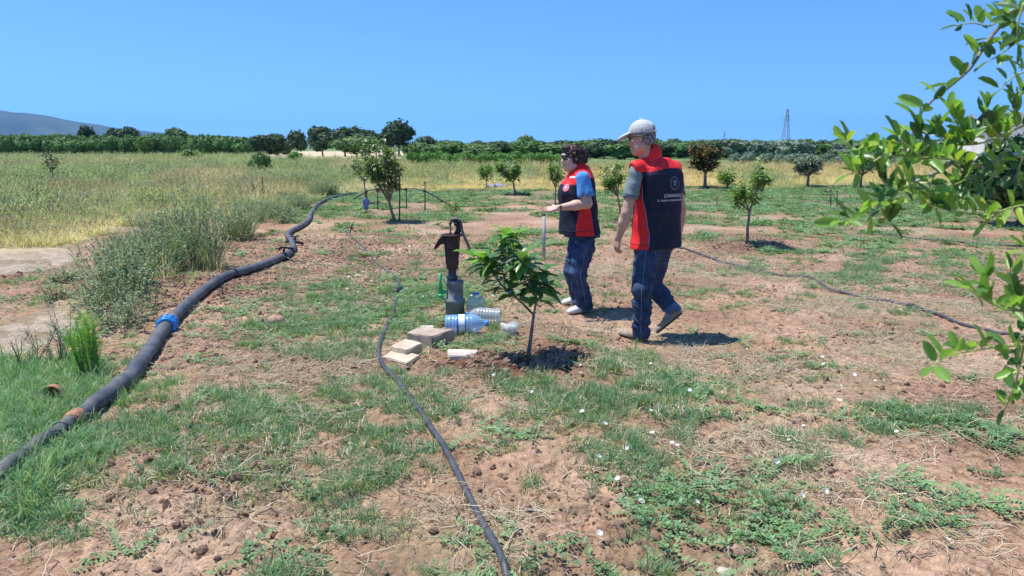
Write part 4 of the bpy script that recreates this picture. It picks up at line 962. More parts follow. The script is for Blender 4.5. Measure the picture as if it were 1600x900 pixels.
block('broken_brick', [(782, 507), (782, 503), (809, 510), (801, 517)], .06, M_WHST, 'pale broken stone behind the small crushed bottle', 'brick', seed=5)
block('flat_stone', [(655, 512), (656, 508), (678, 508), (678, 512)], .06, M_WHST, 'small whitish stone just behind the largest block', 'stone', seed=6)
def rock(px, py, r, M, label, seed, sq=.7, name='stone'):
    rg = random.Random(seed); p = gpz(px, py, r*.25); V = []; Fc = []; a, b = 14, 9
    for j in range(b+1):
        for i in range(a):
            th = PI*j/b; ph = 2*PI*i/a; k = r*(1+.22*math.sin(2*ph+seed)*math.sin(th)+.13*math.sin(3*th+seed)+.06*math.sin(5*ph+j)); V.append((p.x+k*math.sin(th)*math.cos(ph), p.y+k*.8*math.sin(th)*math.sin(ph), p.z+k*sq*math.cos(th)))
    for j in range(b):
        for i in range(a): Fc.append((j*a+i, j*a+(i+1) % a, (j+1)*a+(i+1) % a, (j+1)*a+i))
    m = MB(); m.add(V, Fc); o = m.build(name, M); tag(o, label, 'stone')
rock(714, 521, .03, M_WHST, 'small white stone at the foot of the blue tinted bottle', 1)
rock(1152, 865, .042, M_CLOD, 'brown lump of earth with a dark hollow beside it near the bottom edge', 2, .55, 'earth_clod')
rock(1133, 896, .026, M_WHST, 'pale pebble near the bottom edge right of centre', 3)
rock(432, 505, .085, M_CLOD, 'big lone clod of earth right of the blue pipe coupling', 4, .75, 'earth_clod')
rock(560, 548, .03, M_WHST, 'tiny pale stone in the soil left of the thin slab', 5)
# rusty scrap in the tall grass
q = gpz(82, 628, -.02); t = thing('rusty_can', q, 'broken rusty orange can lying in the lush grass left of the pipe', 'can')
m = MB(); Mx = Matrix.Translation(q+Vector((0, 0, .05))) @ Matrix.Rotation(1.35, 4, 'X') @ Matrix.Rotation(.4, 4, 'Y'); m.lathe([(.05, -.07), (.055, -.06), (.052, 0), (.056, .05), (.05, .055), (.047, .05), (.047, -.05), (0, -.06)], 18, Mx); m.build('body', mat('rusty_tin', (.30, .27, .25), .8, (.45, .18, .08), 14, .6, 40), t)
m = MB(); m.lathe([(.050, .045), (.055, .05), (.056, .056), (.050, .058)], 18, Mx); m.build('rim', mat('rust', (.34, .13, .06), .9, (.20, .10, .06), 30, .5, 60), t)

# ================================================================== WHITE BINDWEED FLOWERS
M_PETAL = leafmat('white_petal', (.80, .79, .80), (.86, .84, .85), .3, .6, .2); M_THR = mat('flower_throat', (.75, .72, .40), .7)
def flower_meshes():
    m = MB(); n = 15; V = [(0, 0, .004)]
    for r, z in ((.006, .008), (.013, .015), (.019, .018)):
        for k in range(n): a = 2*PI*k/n; q = r*(1+(.07*math.cos(5*a) if r > .01 else 0)); V.append((q*math.cos(a), q*math.sin(a), z))
    Fc = [(0, 1+k, 1+(k+1) % n) for k in range(n)]+[(1+j*n+k, 1+(j+1)*n+k, 1+(j+1)*n+(k+1) % n, 1+j*n+(k+1) % n) for j in range(2) for k in range(n)]
    m.add(V, Fc); pet = m.mesh('petals', M_PETAL); c = MB(); c.tube([(0, 0, -.02), (0, 0, .004)], [.0015, .0035], 5); return pet, c.mesh('calyx', G3)
PET, CAL = flower_meshes()
SPOT = [(910, 664), (832, 633), (1015, 662), (1019, 697), (1049, 714), (1057, 718), (981, 722), (935, 729), (966, 767), (1001, 798), (935, 857), (1199, 738), (1212, 743), (1249, 791), (1286, 790), (809, 896), (1016, 582), (1030, 622), (944, 682), (908, 605), (1311, 618), (1305, 614), (1255, 675), (1232, 706), (1077, 624), (1086, 800), (1288, 578), (1284, 566), (1366, 607), (787, 600), (772, 606), (1400, 690), (1332, 600), (744, 470), (650, 478), (660, 470), (620, 470), (560, 462), (545, 466), (560, 436), (545, 440), (572, 438), (690, 470), (735, 478), (770, 470), (500, 480), (1478, 860), (980, 612), (880, 640), (1110, 700), (480, 440), (530, 462), (680, 395), (640, 390), (555, 358), (1190, 420), (850, 600), (1165, 560), (1310, 640), (905, 590)]
AREAS = [(1340, 600, 'on the bare soil right of centre'), (1230, 740, 'in the weeds of the right foreground'), (1000, 780, 'in the weeds low in the foreground'), (1010, 690, 'in the grass below the walking man'), (840, 615, 'in the grass just below the sapling mound'), (690, 470, 'in the grass behind the pump'), (540, 450, 'on the soil left of the thin hose'), (1180, 480, 'on the far soil around the people')]
ORD = ['first', 'second', 'third', 'fourth', 'fifth', 'sixth', 'seventh', 'eighth', 'ninth', 'tenth', 'eleventh', 'twelfth', 'thirteenth', 'fourteenth', 'fifteenth', 'sixteenth', 'seventeenth', 'eighteenth', 'nineteenth', 'twentieth']
def flowers():
    for i in range(14): SPOT.append((random.gauss(720, 50), random.gauss(474, 9)) if i % 2 else (random.gauss(545, 40), random.gauss(452, 14)))
    by = {}
    for px, py in SPOT:
        q = gpz(px, py, 0)
        if min(math.hypot(q.x-a, q.y-b)-r for a, b, r in KEEP) < 0: continue
        A_ = min(AREAS, key=lambda l: math.hypot(l[0]-px, (l[1]-py)*1.5))[2]; by.setdefault(A_, []).append((px, py, q))
    for A_, L in by.items():
        for i, (px, py, q) in enumerate(sorted(L, key=lambda e: e[0])[:20]):
            s = random.uniform(.5, .85)*(1 if py > 520 else 1.15)
            t = thing('white_flower', q+Vector((0, 0, random.uniform(.03, .05))), 'small white bindweed flower %s, %s from the left' % (A_, ORD[i]), 'flower', 'white bindweed flowers among the grass')
            t.rotation_euler = (random.gauss(.15, .35), random.gauss(0, .35), random.uniform(0, 6)); t.scale = (s, s, s)
            for nm, me in (('petals', PET), ('calyx', CAL)): o = bpy.data.objects.new(nm, me); COL.objects.link(o); o.parent = t
flowers()

# ================================================================== YOUNG TREES IN THE FIELD
def leaf_mesh(name, ln, w, mats, droop=.18, fold=.25, seed=0, wav=.0, nseg=6, blunt=False):
    V = []; Fc = []; rg = random.Random(seed)
    for k in range(nseg+1):
        t = k/nseg; ww = w*math.sin(PI*min(1, t*.97+.03)**.85)**.8 if 0 < k < nseg else w*.05
        if blunt and 0 < k < nseg: ww = w*math.sin(PI*min(1, t*.90+.05))**.55
        z = -droop*ln*t*t; zz = fold*ww+wav*math.sin(k*2.1+seed)*w
        V += [(t*ln, -ww/2, z+zz), (t*ln, 0, z), (t*ln, ww/2, z+zz)]
    for k in range(nseg): a = 3*k; Fc += [(a, a+3, a+4, a+1), (a+1, a+4, a+5, a+2)]
    m = MB(); m.add(V, Fc, 0.0); return m.mesh(name, mats)
def orient(d, up=(0, 0, 1), roll=0.0):
    d = Vector(d).normalized(); u = Vector(up); y = u.cross(d)
    if y.length < 1e-3: y = Vector((0, 1, 0))
    y.normalize(); z = d.cross(y); M3 = Matrix((d, y, z)).transposed(); return M3 @ Matrix.Rotation(roll, 3, 'X')
def put_leaf(me, p, d, s, parent, up=(0, 0, 1), roll=0.0, name='leaf'):
    o = bpy.data.objects.new(name, me); COL.objects.link(o); o.parent = parent
    M4 = orient(d, up, roll).to_4x4(); o.matrix_basis = Matrix.Translation(Vector(p)-parent.location) @ M4 @ Matrix.Diagonal((s, s, s, 1)); return o
LS = leafmat('leaves_sapling', (.07, .16, .04), (.18, .32, .075), .35, .4, .45, (.26, .33, .08))
LSD = leafmat('leaves_sapling_deep', (.035, .085, .025), (.075, .16, .04), .22, .4, .4)
def young_tree(px, pb, pt, wpx, kind, label, seed=1, n=380, leaf=.07, trunk_split=.38, lean=0.0, name='young_tree', group='young fruit trees of the orchard', nb=7, tr=.018, lw=.42, shape='vase', stakes=False):
    rg = random.Random(seed); b = gpz(px, pb, -.02); H = at(px, pt, b.y).z-b.z; Wd = wpx/F*b.y
    t = thing(name, b, label, 'young tree', group); m = MB(); s = b+Vector((lean*.4, 0, H*trunk_split))
    m.tube([b, b.lerp(s, .5)+Vector((rg.uniform(-.02, .02), 0, 0)), s], [tr*1.2, tr, tr*.8], 7); tips = []
    for k in range(nb):
        a = 2*PI*k/nb+rg.uniform(-.4, .4); e = rg.uniform(.55, 1.0); top = Vector((s.x+lean*.6+math.cos(a)*Wd*.46*rg.uniform(.5, 1), s.y+math.sin(a)*Wd*.4*rg.uniform(.5, 1), b.z+H*(.45+.52*e)))
        if k == 0: top = Vector((b.x+lean, b.y, b.z+H*.97))
        mid = s.lerp(top, .5)+Vector((math.cos(a)*Wd*.08, math.sin(a)*Wd*.08, -H*.03)); pts = crom([s, mid, top], 4); m.tube(pts, [tr*.6*(1-.75*i/8) for i in range(9)], 5); tips.append(pts)
        for j in range(2):
            q = pts[rg.randint(3, 6)]; e2 = q+Vector((rg.uniform(-1, 1)*Wd*.22, rg.uniform(-1, 1)*Wd*.2, rg.uniform(-.02, .16)*H)); m.tube([q, e2], [tr*.3, tr*.12], 4); tips.append([q, q.lerp(e2, .5), e2])
    m.build('trunk', M_BARKG, t)
    V = MB()
    n = int(n*1.9); leaf *= 1.2
    for i in range(n):
        P = tips[rg.randrange(len(tips))]; u = rg.uniform(.25, 1)*(len(P)-1.001); q = P[int(u)].lerp(P[int(u)+1], u-int(u)); a = rg.uniform(0, 2*PI); d = Vector((math.cos(a), math.sin(a), rg.uniform(-.7, .5))).normalized()
        q = q+Vector((rg.gauss(0, 1), rg.gauss(0, 1), rg.gauss(0, 1)))*leaf*.38; L = leaf*rg.uniform(.6, 1.25); sd = d.cross(Vector((rg.gauss(0, .3), rg.gauss(0, .3), 1))).normalized(); w = L*lw*.5; u_ = sd.cross(d)
        V.add([q, q+d*L*.5-sd*w+u_*L*.08, q+d*L*.5, q+d*L*.5+sd*w+u_*L*.08, q+d*L-u_*L*.1], [(0, 1, 2), (0, 2, 3), (1, 4, 2), (2, 4, 3)], rg.random()*.9)
    V.build('crown', LF[kind] if isinstance(kind, str) else kind, t); return t
LT = leafmat('leaves_loose_tree', (.08, .16, .045), (.20, .30, .09), .3, .4, .45, (.34, .34, .18))
young_tree(618, 349, 204, 66, LT, 'tallest leafy sapling with several thin stems left of the pump', 3, 900, .10, .22, -.28, nb=11, tr=.03)
stake(624, 349, 275, .016, M_POST, 'dark support stake leaning against the tallest leafy sapling')
young_tree(573, 318, 232, 44, LT, 'pale thin sapling standing left of the tallest leafy one', 4, 210, .09, .4, -.1)
young_tree(708, 347, 303, 34, LS, 'tiny sapling right behind the top of the hand pump', 5, 90, .07, .25, nb=5, tr=.01)
young_tree(760, 295, 253, 30, LS, 'small sapling at the meadow edge, left of the pair behind the pump', 6, 170, .13, .3, nb=5)
young_tree(806, 306, 248, 50, LS, 'dark leaved small tree at the meadow edge with a shadowed foot', 7, 330, .14, .35, -.2, nb=6, tr=.03)
young_tree(868, 322, 240, 36, LS, 'slender sapling half hidden behind the woman', 8, 200, .10, .35)
young_tree(972, 347, 243, 56, LS, 'light green sapling between the woman and the man', 9, 420, .085, .38, -.25, nb=7)
young_tree(1101, 294, 222, 60, LF['rust'], 'broad tree with reddish leaves right of the man', 10, 900, .17, .32, nb=9, tr=.06)
young_tree(1136, 300, 262, 30, LS, 'little bright green bush behind the leaning sapling', 11, 260, .14, .2, nb=5)
young_tree(1167, 388, 246, 84, LS, 'leaning green sapling on a mound of dark soil right of the man', 21, 420, .085, .38, .02, nb=5, tr=.022)
young_tree(1262, 294, 240, 46, LF['olive'], 'grey green olive sapling in the dry grass on the right', 13, 520, .15, .35, nb=7, tr=.05)
young_tree(1345, 294, 225, 60, LT, 'bushy sapling behind the jujube branch at the meadow edge', 14, 500, .15, .3, nb=7, tr=.04)
young_tree(85, 300, 232, 30, LF['dark'], 'thin dark weed tree sticking out of the meadow at far left', 15, 70, .13, .45, nb=4, tr=.02)
young_tree(300, 252, 236, 30, LF['mid'], 'small green bush far in the left meadow', 17, 250, .45, .3, nb=5, tr=.04)
# dense dark citrus at the right edge
def citrus():
    b = gpz(1590, 352, -.02); H = at(1590, 196, b.y).z; w = 150/F*b.y
    t = thing('citrus_tree', b, 'dense dark green citrus tree at the right edge behind the jujube branch', 'tree')
    L = [(0, 0, .58, .45, .42, .34), (-.25, -.1, .45, .25, .25, .26), (.25, .1, .5, .25, .25, .28), (0, -.2, .75, .28, .26, .22), (-.12, .2, .5, .3, .25, .3)]
    me = crown_mesh('crown', leafmat('leaves_citrus', (.02, .055, .02), (.055, .115, .035), .15, .35, .5), L, 3800, .055, True, 5); c = bpy.data.objects.new('crown', me); COL.objects.link(c); c.parent = t; c.scale = (w, w, H)
    m = MB(); m.tube([b, b+Vector((.05, 0, .35)), b+Vector((.0, 0, .9))], [.05, .04, .03], 8); m.tube([b+Vector((.04, 0, .2)), b+Vector((.3, 0, .6))], [.03, .02], 6); m.tube([b+Vector((.02, 0, .15)), b+Vector((-.25, 0, .6))], [.03, .02], 6); m.build('trunk', M_BARK, t)
citrus()
# rusty seed spikes and bright fennel
def dock(px, pb, pt, label, seed):
    b = gpz(px, pb, 0); H = at(px, pt, b.y).z-b.z; t = thing('dock_plant', b, label, 'weed', 'rust brown dock plants'); rg = random.Random(seed); m = MB(); m.tube([b, b+Vector((.02, 0, H))], [.012, .005], 6)
    m.build('stem', mat('dock_stem', (.22, .09, .05), .8), t); s = MB()
    for i in range(230):
        z = H*rg.uniform(.25, 1); a = rg.uniform(0, 6.28); r = .055*(1.15-z/H)+.015; c = b+Vector((r*math.cos(a)*rg.random(), r*math.sin(a)*rg.random(), z)); small_leaf(s, c, (math.cos(a), math.sin(a), .8), (0, 0, 1), .035, .009, rg.random())
    s.build('seed_head', leafmat('dock_seed', (.16, .055, .03), (.30, .13, .07), .1), t)
dock(412, 322, 277, 'taller rust brown dock spike left of the big pipe', 1); dock(397, 318, 288, 'shorter rust brown dock spike, left of the taller one', 2)
def fennel():
    b = gpz(142, 588, 0); t = thing('fennel_plant', b, 'bright yellow green feathery fennel plant left of the blue coupling', 'plant'); rg = random.Random(4); H = at(142, 486, b.y).z
    m = MB(); V = MB()
    for k in range(16):
        a = rg.uniform(0, 6.28); q = b+Vector((.05*math.cos(a), .05*math.sin(a), 0)); e = b+Vector((math.cos(a)*.17*rg.random(), math.sin(a)*.15*rg.random(), H*rg.uniform(.6, 1))); m.tube([q, q.lerp(e, .5), e], [.005, .004, .002], 5)
        for i in range(80):
            u = rg.uniform(.12, 1); p = q.lerp(e, u); c = rg.uniform(0, 6.28); d = Vector((math.cos(c), math.sin(c), rg.uniform(0, 1.3))).normalized(); L = rg.uniform(.03, .085); s = d.cross(Vector((rg.gauss(0, 1), rg.gauss(0, 1), 1))).normalized()*.0018
            V.add([p-s, p+s, p+d*L], [(0, 1, 2)], rg.random()*.8)
            for j in range(2): dd = (d+Vector((rg.gauss(0, .5), rg.gauss(0, .5), rg.gauss(0, .4)))).normalized(); pp = p+d*L*.5; V.add([pp-s, pp+s, pp+dd*L*.5], [(0, 1, 2)], rg.random()*.8)
    m.build('stem', G3, t); V.build('foliage', leafmat('fennel_leaves', (.14, .34, .03), (.26, .52, .06), .35, .6), t)
fennel()
def dry_stalks():
    for i, (a, b, h, lab) in enumerate([(60, 566, 70, 'leftmost dry stalks over the wheel track'), (105, 570, 110, 'tallest dry stalks standing between the track and the fennel'), (30, 575, 60, 'short dry stalks near the left edge')]):
        q = gpz(a, b, 0); H = h/F*q.y; t = thing('dry_stalk', q, lab, 'weed', 'dry weed stalks by the track'); rg = random.Random(i); m = MB()
        for k in range(6):
            e = q+Vector((rg.uniform(-.2, .15), rg.uniform(-.1, .1), H*rg.uniform(.6, 1))); m.tube([q+Vector((rg.uniform(-.05, .05), 0, 0)), q.lerp(e, .5)+Vector((.01, 0, 0)), e], [.003, .0025, .001], 4)
            for j in range(6): p = q.lerp(e, .3+.11*j); m.tube([p, p+Vector((rg.uniform(-.05, .05), rg.uniform(-.04, .04), .04))], [.0015, .0008], 3)
        m.build('stalk', M_POST, t); l = MB()
        for k in range(26): p = q+Vector((rg.uniform(-.12, .1), rg.uniform(-.08, .08), H*rg.uniform(.1, .9))); small_leaf(l, p, (rg.uniform(-1, 1), rg.uniform(-1, 1), .5), (0, 0, 1), .025, .004, rg.random())
        l.build('leaves', G4, t)
dry_stalks()

# ================================================================== THE FRONT SAPLING (broad glossy leaves, each a part)
def front_sapling():
    b = gpz(825, 570, -.02); Y = b.y; t = thing('broadleaf_sapling', b, 'young sapling with large glossy leaves on a dug mound in front of the pump', 'young tree')
    rg = random.Random(12)
    def J(px, py, dy=0): return at(px, py, Y+dy)
    M = MB(); T1 = [b, J(829, 530), J(834, 492, 0)]; M.tube(crom(T1, 5), [.0165-.0006*i for i in range(11)], 9); M.build('trunk', M_BARKG, t)
    BR = [([(834, 492, 0), (812, 470, -.02), (790, 452, -.05), (772, 430, -.08), (757, 407, -.10)], 1.0), ([(800, 461, -.03), (800, 430, .02), (803, 400, .05), (800, 372, .05)], .8),
          ([(834, 492, 0), (838, 465, .03), (834, 438, .05), (828, 405, .06)], .9), ([(836, 475, .02), (850, 452, .10), (848, 425, .14)], .7), ([(790, 452, -.05), (785, 425, -.12), (770, 402, -.14)], .6), ([(772, 430, -.08), (752, 412, -.02), (740, 402, .02)], .5), ([(834, 460, .02), (822, 430, -.12), (815, 405, -.16)], .7), ([(803, 400, .05), (795, 378, 0), (790, 366, -.02)], .5), ([(838, 465, .03), (820, 440, .16), (812, 415, .2)], .6)]
    lm = [leaf_mesh('leaf', 1, .50, LB, .35, .2, s, .06) for s, LB in ((1, LFA), (2, LFA), (3, LFB))]; young = leaf_mesh('leaf', 1, .50, LFC, .35, .2, 4, .05)
    pts = []
    for P, s in BR:
        c = crom([J(*p) for p in P], 6); m = MB(); m.tube(c, [.0095*s*(1-.65*i/len(c)) for i in range(len(c))], 7); m.build('branch', M_BARKG, t); pts.append(c)
    k = 0
    for bi, c in enumerate(pts):
        n = int(len(c)*1.0); a0 = rg.uniform(0, 6)
        for i in range(n):
            u = (.28+.72*i/(n-1))*(len(c)-1.001); p = c[int(u)].lerp(c[int(u)+1], u-int(u)); a0 += 2.4
            d = Vector((math.cos(a0), math.sin(a0), rg.uniform(-.25, .5))); L = rg.uniform(.09, .165)*(1.05 if i > n-5 else .95)
            me = young if (i > n-4 and bi in (0, 1, 7, 5)) else lm[rg.randrange(3)]
            put_leaf(me, p+Vector(d).normalized()*.012, d, L, t, (rg.gauss(0, .25), rg.gauss(0, .25), 1)); k += 1
        for j in range(3): # crown of leaves at the tip
            a = a0+j*2.1; put_leaf(young if bi in (0, 1, 5, 7) else lm[j], c[-1], (math.cos(a)*.8, math.sin(a)*.8, rg.uniform(.2, 1)), rg.uniform(.12, .17), t)
    for i in range(38):
        c = pts[rg.choice([1, 2, 3, 6, 8, 2, 6])]; u = rg.uniform(.3, .98)*(len(c)-1.001); p = c[int(u)].lerp(c[int(u)+1], u-int(u)); a = rg.uniform(0, 6.28)
        put_leaf(lm[rg.randrange(3)], p+Vector((math.cos(a), math.sin(a), .3))*.03, (math.cos(a), math.sin(a), rg.uniform(-.5, .3)), rg.uniform(.08, .14), t, (rg.gauss(0, .3), rg.gauss(0, .3), 1))
LFA = leafmat('broad_leaf', (.075, .18, .045), (.15, .28, .075), .3, .33, .55); LFB = leafmat('broad_leaf_deep', (.05, .125, .035), (.09, .19, .055), .25, .33, .55); LFC = leafmat('broad_leaf_young', (.16, .34, .05), (.26, .48, .09), .35, .35, .5)
front_sapling()

# ================================================================== THE JUJUBE TREE (stands right of the frame; its boughs reach in)
JA = leafmat('jujube_leaf', (.05, .13, .035), (.11, .24, .055), .3, .36, .45); JB = leafmat('jujube_leaf_light', (.15, .32, .055), (.27, .48, .09), .42, .38, .45); JC = leafmat('jujube_leaf_yellow', (.26, .42, .05), (.38, .50, .08), .4, .4, .4)
M_TWIGG = mat('green_twig', (.30, .42, .10), .5, (.36, .38, .12), 20); M_BOUGH = mat('pale_bough', (.30, .27, .24), .85, (.46, .42, .38), 30, .4, 90)
def jujube():
    base = Vector((1.95, 1.75, hz1(1.95, 1.75)-.03)); t = thing('jujube_tree', base, 'jujube tree at the right edge whose leafy boughs reach into view', 'tree')
    crotch = base+Vector((-.08, -.05, .75))
    m = MB(); m.tube(crom([base, base+Vector((.03, 0, .35)), crotch], 5), [.055-.0015*i for i in range(11)], 10); m.build('trunk', M_BOUGH, t)
    rg = random.Random(77)
    lm = {k: [leaf_mesh('leaf', 1, .40, M_, .10, .26, s, .03, 7, True) for s in (1, 2)] for k, M_ in (('a', JA), ('b', JB), ('c', JC))}
    cnt = 0; todo = []; stems = []
    def bough(P, r0, r1, M_, name, fromtrunk=False):
        c = crom(([crotch, crotch.lerp(P[0], .5)+Vector((0, 0, .08))] if fromtrunk else [])+P, 6); m = MB(); n = len(c); m.tube(c, [r0+(r1-r0)*i/(n-1) for i in range(n)], 7); m.build(name, M_, t)
        if fromtrunk: stems.append(c)
        return c
    def leaves(P, n, kinds, L0=.035, start=.0, wide=1.0):
        nonlocal cnt
        c = crom(P, 8); side = 1
        for i in range(n):
            u = (start+(1-start)*(i+.5)/n)*(len(c)-1.001); p = c[int(u)].lerp(c[int(u)+1], u-int(u)); ax = (c[min(int(u)+2, len(c)-1)]-c[max(int(u)-1, 0)]).normalized(); side = -side
            up = Vector((rg.gauss(0, .35), rg.gauss(-.35, .35), 1)).normalized(); sd = ax.cross(up).normalized()*side
            d = (ax*rg.uniform(.1, .6)+sd*rg.uniform(.35, .9)+Vector((0, 0, rg.uniform(-.25, 1.25)))).normalized(); L = L0*rg.uniform(.7, 1.2)
            me = lm[rg.choice(kinds)][rg.randrange(2)]; uq = up+Vector((rg.gauss(0, .5), rg.gauss(0, .5), 0)); rl = rg.gauss(0, .35)
            todo.append((L, me, p+d*.004, d, uq, rl)); cnt += 1
        if n > 3:
            todo.append((L0*.9, lm[kinds[0]][0], c[-1], (c[-1]-c[-3]).normalized(), Vector((0, 0, 1)), 0)); cnt += 1
    def S(L, Y0, Y1=None):
        Y1 = Y1 or Y0; n = len(L); return [at(a, b, Y0+(Y1-Y0)*i/(n-1)) for i, (a, b) in enumerate(L)]
    # main woody bough
    Cm = S([(1680, 228), (1620, 236), (1575, 245), (1545, 254), (1515, 258), (1492, 252), (1470, 266), (1440, 280), (1405, 296)], 1.45, 1.3); bough(Cm, .0085, .003, M_BOUGH, 'bough', True)
    # high arc
    A = S([(1700, -60), (1640, -15), (1600, 8), (1572, 32), (1545, 62), (1518, 104), (1490, 130), (1458, 156), (1436, 182), (1425, 212)], 1.55, 1.3); bough(A, .0055, .0016, M_BARKG, 'bough', True); leaves(A[2:], 20, 'aab', .042)
    tw = [
     (S([(1600, 8), (1575, 20), (1548, 40), (1520, 36), (1495, 40)], 1.42), 9, 'ab'), (S([(1640, 55), (1600, 60), (1570, 80), (1545, 96)], 1.4), 8, 'aab'),
     (S([(1640, 90), (1605, 110), (1580, 122), (1560, 142)], 1.35), 6, 'a'), (S([(1600, 4), (1590, 40), (1590, 70)], 1.3), 6, 'a'),
     (S([(1512, 258), (1480, 248), (1440, 246), (1398, 244), (1350, 240), (1318, 220)], 1.32, 1.22), 24, 'bbac'), (S([(1440, 246), (1415, 226), (1400, 214)], 1.26), 8, 'ba'), (S([(1380, 243), (1350, 262), (1330, 272)], 1.22), 7, 'bba'),
     (S([(1470, 266), (1450, 238), (1440, 216), (1432, 196)], 1.3), 9, 'ab'), (S([(1490, 252), (1500, 232), (1528, 208), (1560, 206), (1600, 190)], 1.34, 1.4), 14, 'bba'),
     (S([(1600, 196), (1560, 214), (1520, 226), (1478, 222), (1462, 205)], 1.36), 18, 'bbac'), (S([(1560, 214), (1548, 190), (1540, 166)], 1.34), 8, 'bba'), (S([(1590, 195), (1585, 165), (1598, 140)], 1.34), 8, 'ba'),
     (S([(1520, 226), (1500, 200), (1482, 172)], 1.34), 9, 'b'), (S([(1430, 284), (1405, 300), (1376, 322), (1345, 338), (1316, 346)], 1.28, 1.16), 18, 'bca'), (S([(1400, 300), (1382, 286), (1372, 270)], 1.24), 6, 'a'),
     (S([(1376, 322), (1384, 340), (1392, 350)], 1.2), 5, 'a'), (S([(1460, 272), (1450, 300), (1460, 326)], 1.3), 9, 'bba'), (S([(1640, 315), (1590, 322), (1545, 334), (1500, 332), (1450, 318), (1420, 302)], 1.3), 18, 'cbb'),
     (S([(1560, 332), (1548, 342), (1540, 350)], 1.28), 4, 'bc'), (S([(1560, 248), (1550, 276), (1520, 296), (1490, 305)], 1.36), 12, 'aab'), (S([(1600, 240), (1590, 275), (1600, 300)], 1.36), 8, 'aab'), (S([(1515, 258), (1510, 280), (1480, 292)], 1.32), 8, 'ba'),
     (S([(1660, 480), (1610, 486), (1570, 483), (1535, 466), (1512, 452)], 1.25, 1.12), 14, 'bab'), (S([(1600, 486), (1585, 455), (1578, 420)], 1.2), 7, 'ab'), (S([(1550, 474), (1535, 445), (1540, 430)], 1.15), 5, 'b'),
     (S([(1660, 540), (1600, 540), (1560, 542), (1520, 548), (1480, 556), (1456, 574)], 1.2, 1.08), 13, 'bab'), (S([(1600, 540), (1592, 575), (1585, 606), (1570, 640)], 1.2), 9, 'ab'), (S([(1660, 380), (1620, 388), (1598, 392)], 1.2), 5, 'b'),
     (S([(1600, 486), (1604, 510), (1596, 540)], 1.2), 6, 'a')]
    for P, n, k in tw:
        n = round(n*1.75)
        far_ = P[0]; bough(P, .0022, .0009, M_TWIGG, 'twig', False)
        if n: leaves(P, n, k)
    todo.sort(key=lambda q: -q[0]/q[2].y)
    for L, me, p, d, uq, rl in todo[:290]: put_leaf(me, p, d, L, t, uq, rl)
    X_ = {}
    for L, me, p, d, uq, rl in todo[290:]:
        M3 = orient(d, uq, rl); X_.setdefault(me.materials[0].name, MB()).add([p+(M3 @ v.co)*L for v in me.vertices], [tuple(f.vertices) for f in me.polygons], rg.random())
    for k_, mb_ in X_.items(): o = mb_.build('small_leaves', bpy.data.materials[k_], t); o['kind'] = 'stuff'
    # boughs outside the frame that carry the twigs
    for q in (S([(1800, 200), (1640, 200)], 1.5, 1.36), S([(1800, 330), (1640, 315)], 1.45, 1.3), S([(1800, 470), (1660, 480)], 1.5, 1.25), S([(1800, 520), (1660, 540)], 1.45, 1.2), S([(1800, 60), (1640, 60)], 1.6, 1.4), S([(1800, 370), (1660, 380)], 1.5, 1.2)):
        bough([q[0], q[0].lerp(q[1], .5)+Vector((0, 0, .01)), q[1]], .006, .0023, M_BARKG, 'bough', True)
    # the rest of the crown, out of the frame: boughs, twigs and their leaves
    V = MB(); n_b = 0
    for k in range(15):
        a = rg.uniform(-1.5, 2.6); e = crotch+Vector((math.cos(a)*rg.uniform(.35, .8), math.sin(a)*rg.uniform(.3, .8), rg.uniform(.35, 1.3))); mid = crotch.lerp(e, .5)+Vector((0, 0, .12))
        pts = crom([crotch, mid, e], 5)
        if any(p.x < 1.3 or 800+F*p.x/(p.y*cP+(HC-p.z)*sP+.001) < 1720 for p in pts[3:]): continue
        m = MB(); m.tube(pts, [.016*(1-.075*i) for i in range(len(pts))], 6); m.build('bough', M_BOUGH, t)
        for j in range(9):
            q = pts[rg.randint(3, len(pts)-1)]; tw_ = crom([q, q+Vector((rg.uniform(-.14, .16), rg.uniform(-.14, .14), rg.uniform(-.02, .12))), q+Vector((rg.uniform(-.2, .3), rg.uniform(-.25, .25), rg.uniform(-.1, .2)))], 5)
            if any(p.x < 1.3 or 800+F*p.x/(p.y*cP+(HC-p.z)*sP+.001) < 1700 for p in tw_): continue
            V.tube(tw_, .0015, 4, False, .2)
            for l in range(26):
                u = rg.uniform(.1, 1)*(len(tw_)-1.001); p = tw_[int(u)].lerp(tw_[int(u)+1], u-int(u)); small_leaf(V, p, (rg.uniform(-1, 1), rg.uniform(-1, 1), rg.uniform(-.3, 1)), (rg.gauss(0, .3), rg.gauss(0, .3), 1), .038, .009, rg.random())
    for pts in stems:
        for i, q in enumerate(pts[2:-2]):
            if 800+F*q.x/(q.y*cP+(HC-q.z)*sP+.001) < 1690: continue
            for s_ in range(2):
                e = q+Vector((rg.uniform(-.10, .12), rg.uniform(-.12, .12), rg.uniform(-.03, .12)))
                if 800+F*e.x/(e.y*cP+(HC-e.z)*sP+.001) < 1660: continue
                V.tube([q, q.lerp(e, .5)+Vector((0, 0, .01)), e], .0014, 4, False, .2)
                for l in range(12): small_leaf(V, q.lerp(e, rg.uniform(.1, 1)), (rg.uniform(-1, 1), rg.uniform(-1, 1), rg.uniform(-.3, 1)), (rg.gauss(0, .3), rg.gauss(0, .3), 1), .036, .009, rg.random())
    o = V.build('foliage', JA, t); o['kind'] = 'stuff'
jujube()

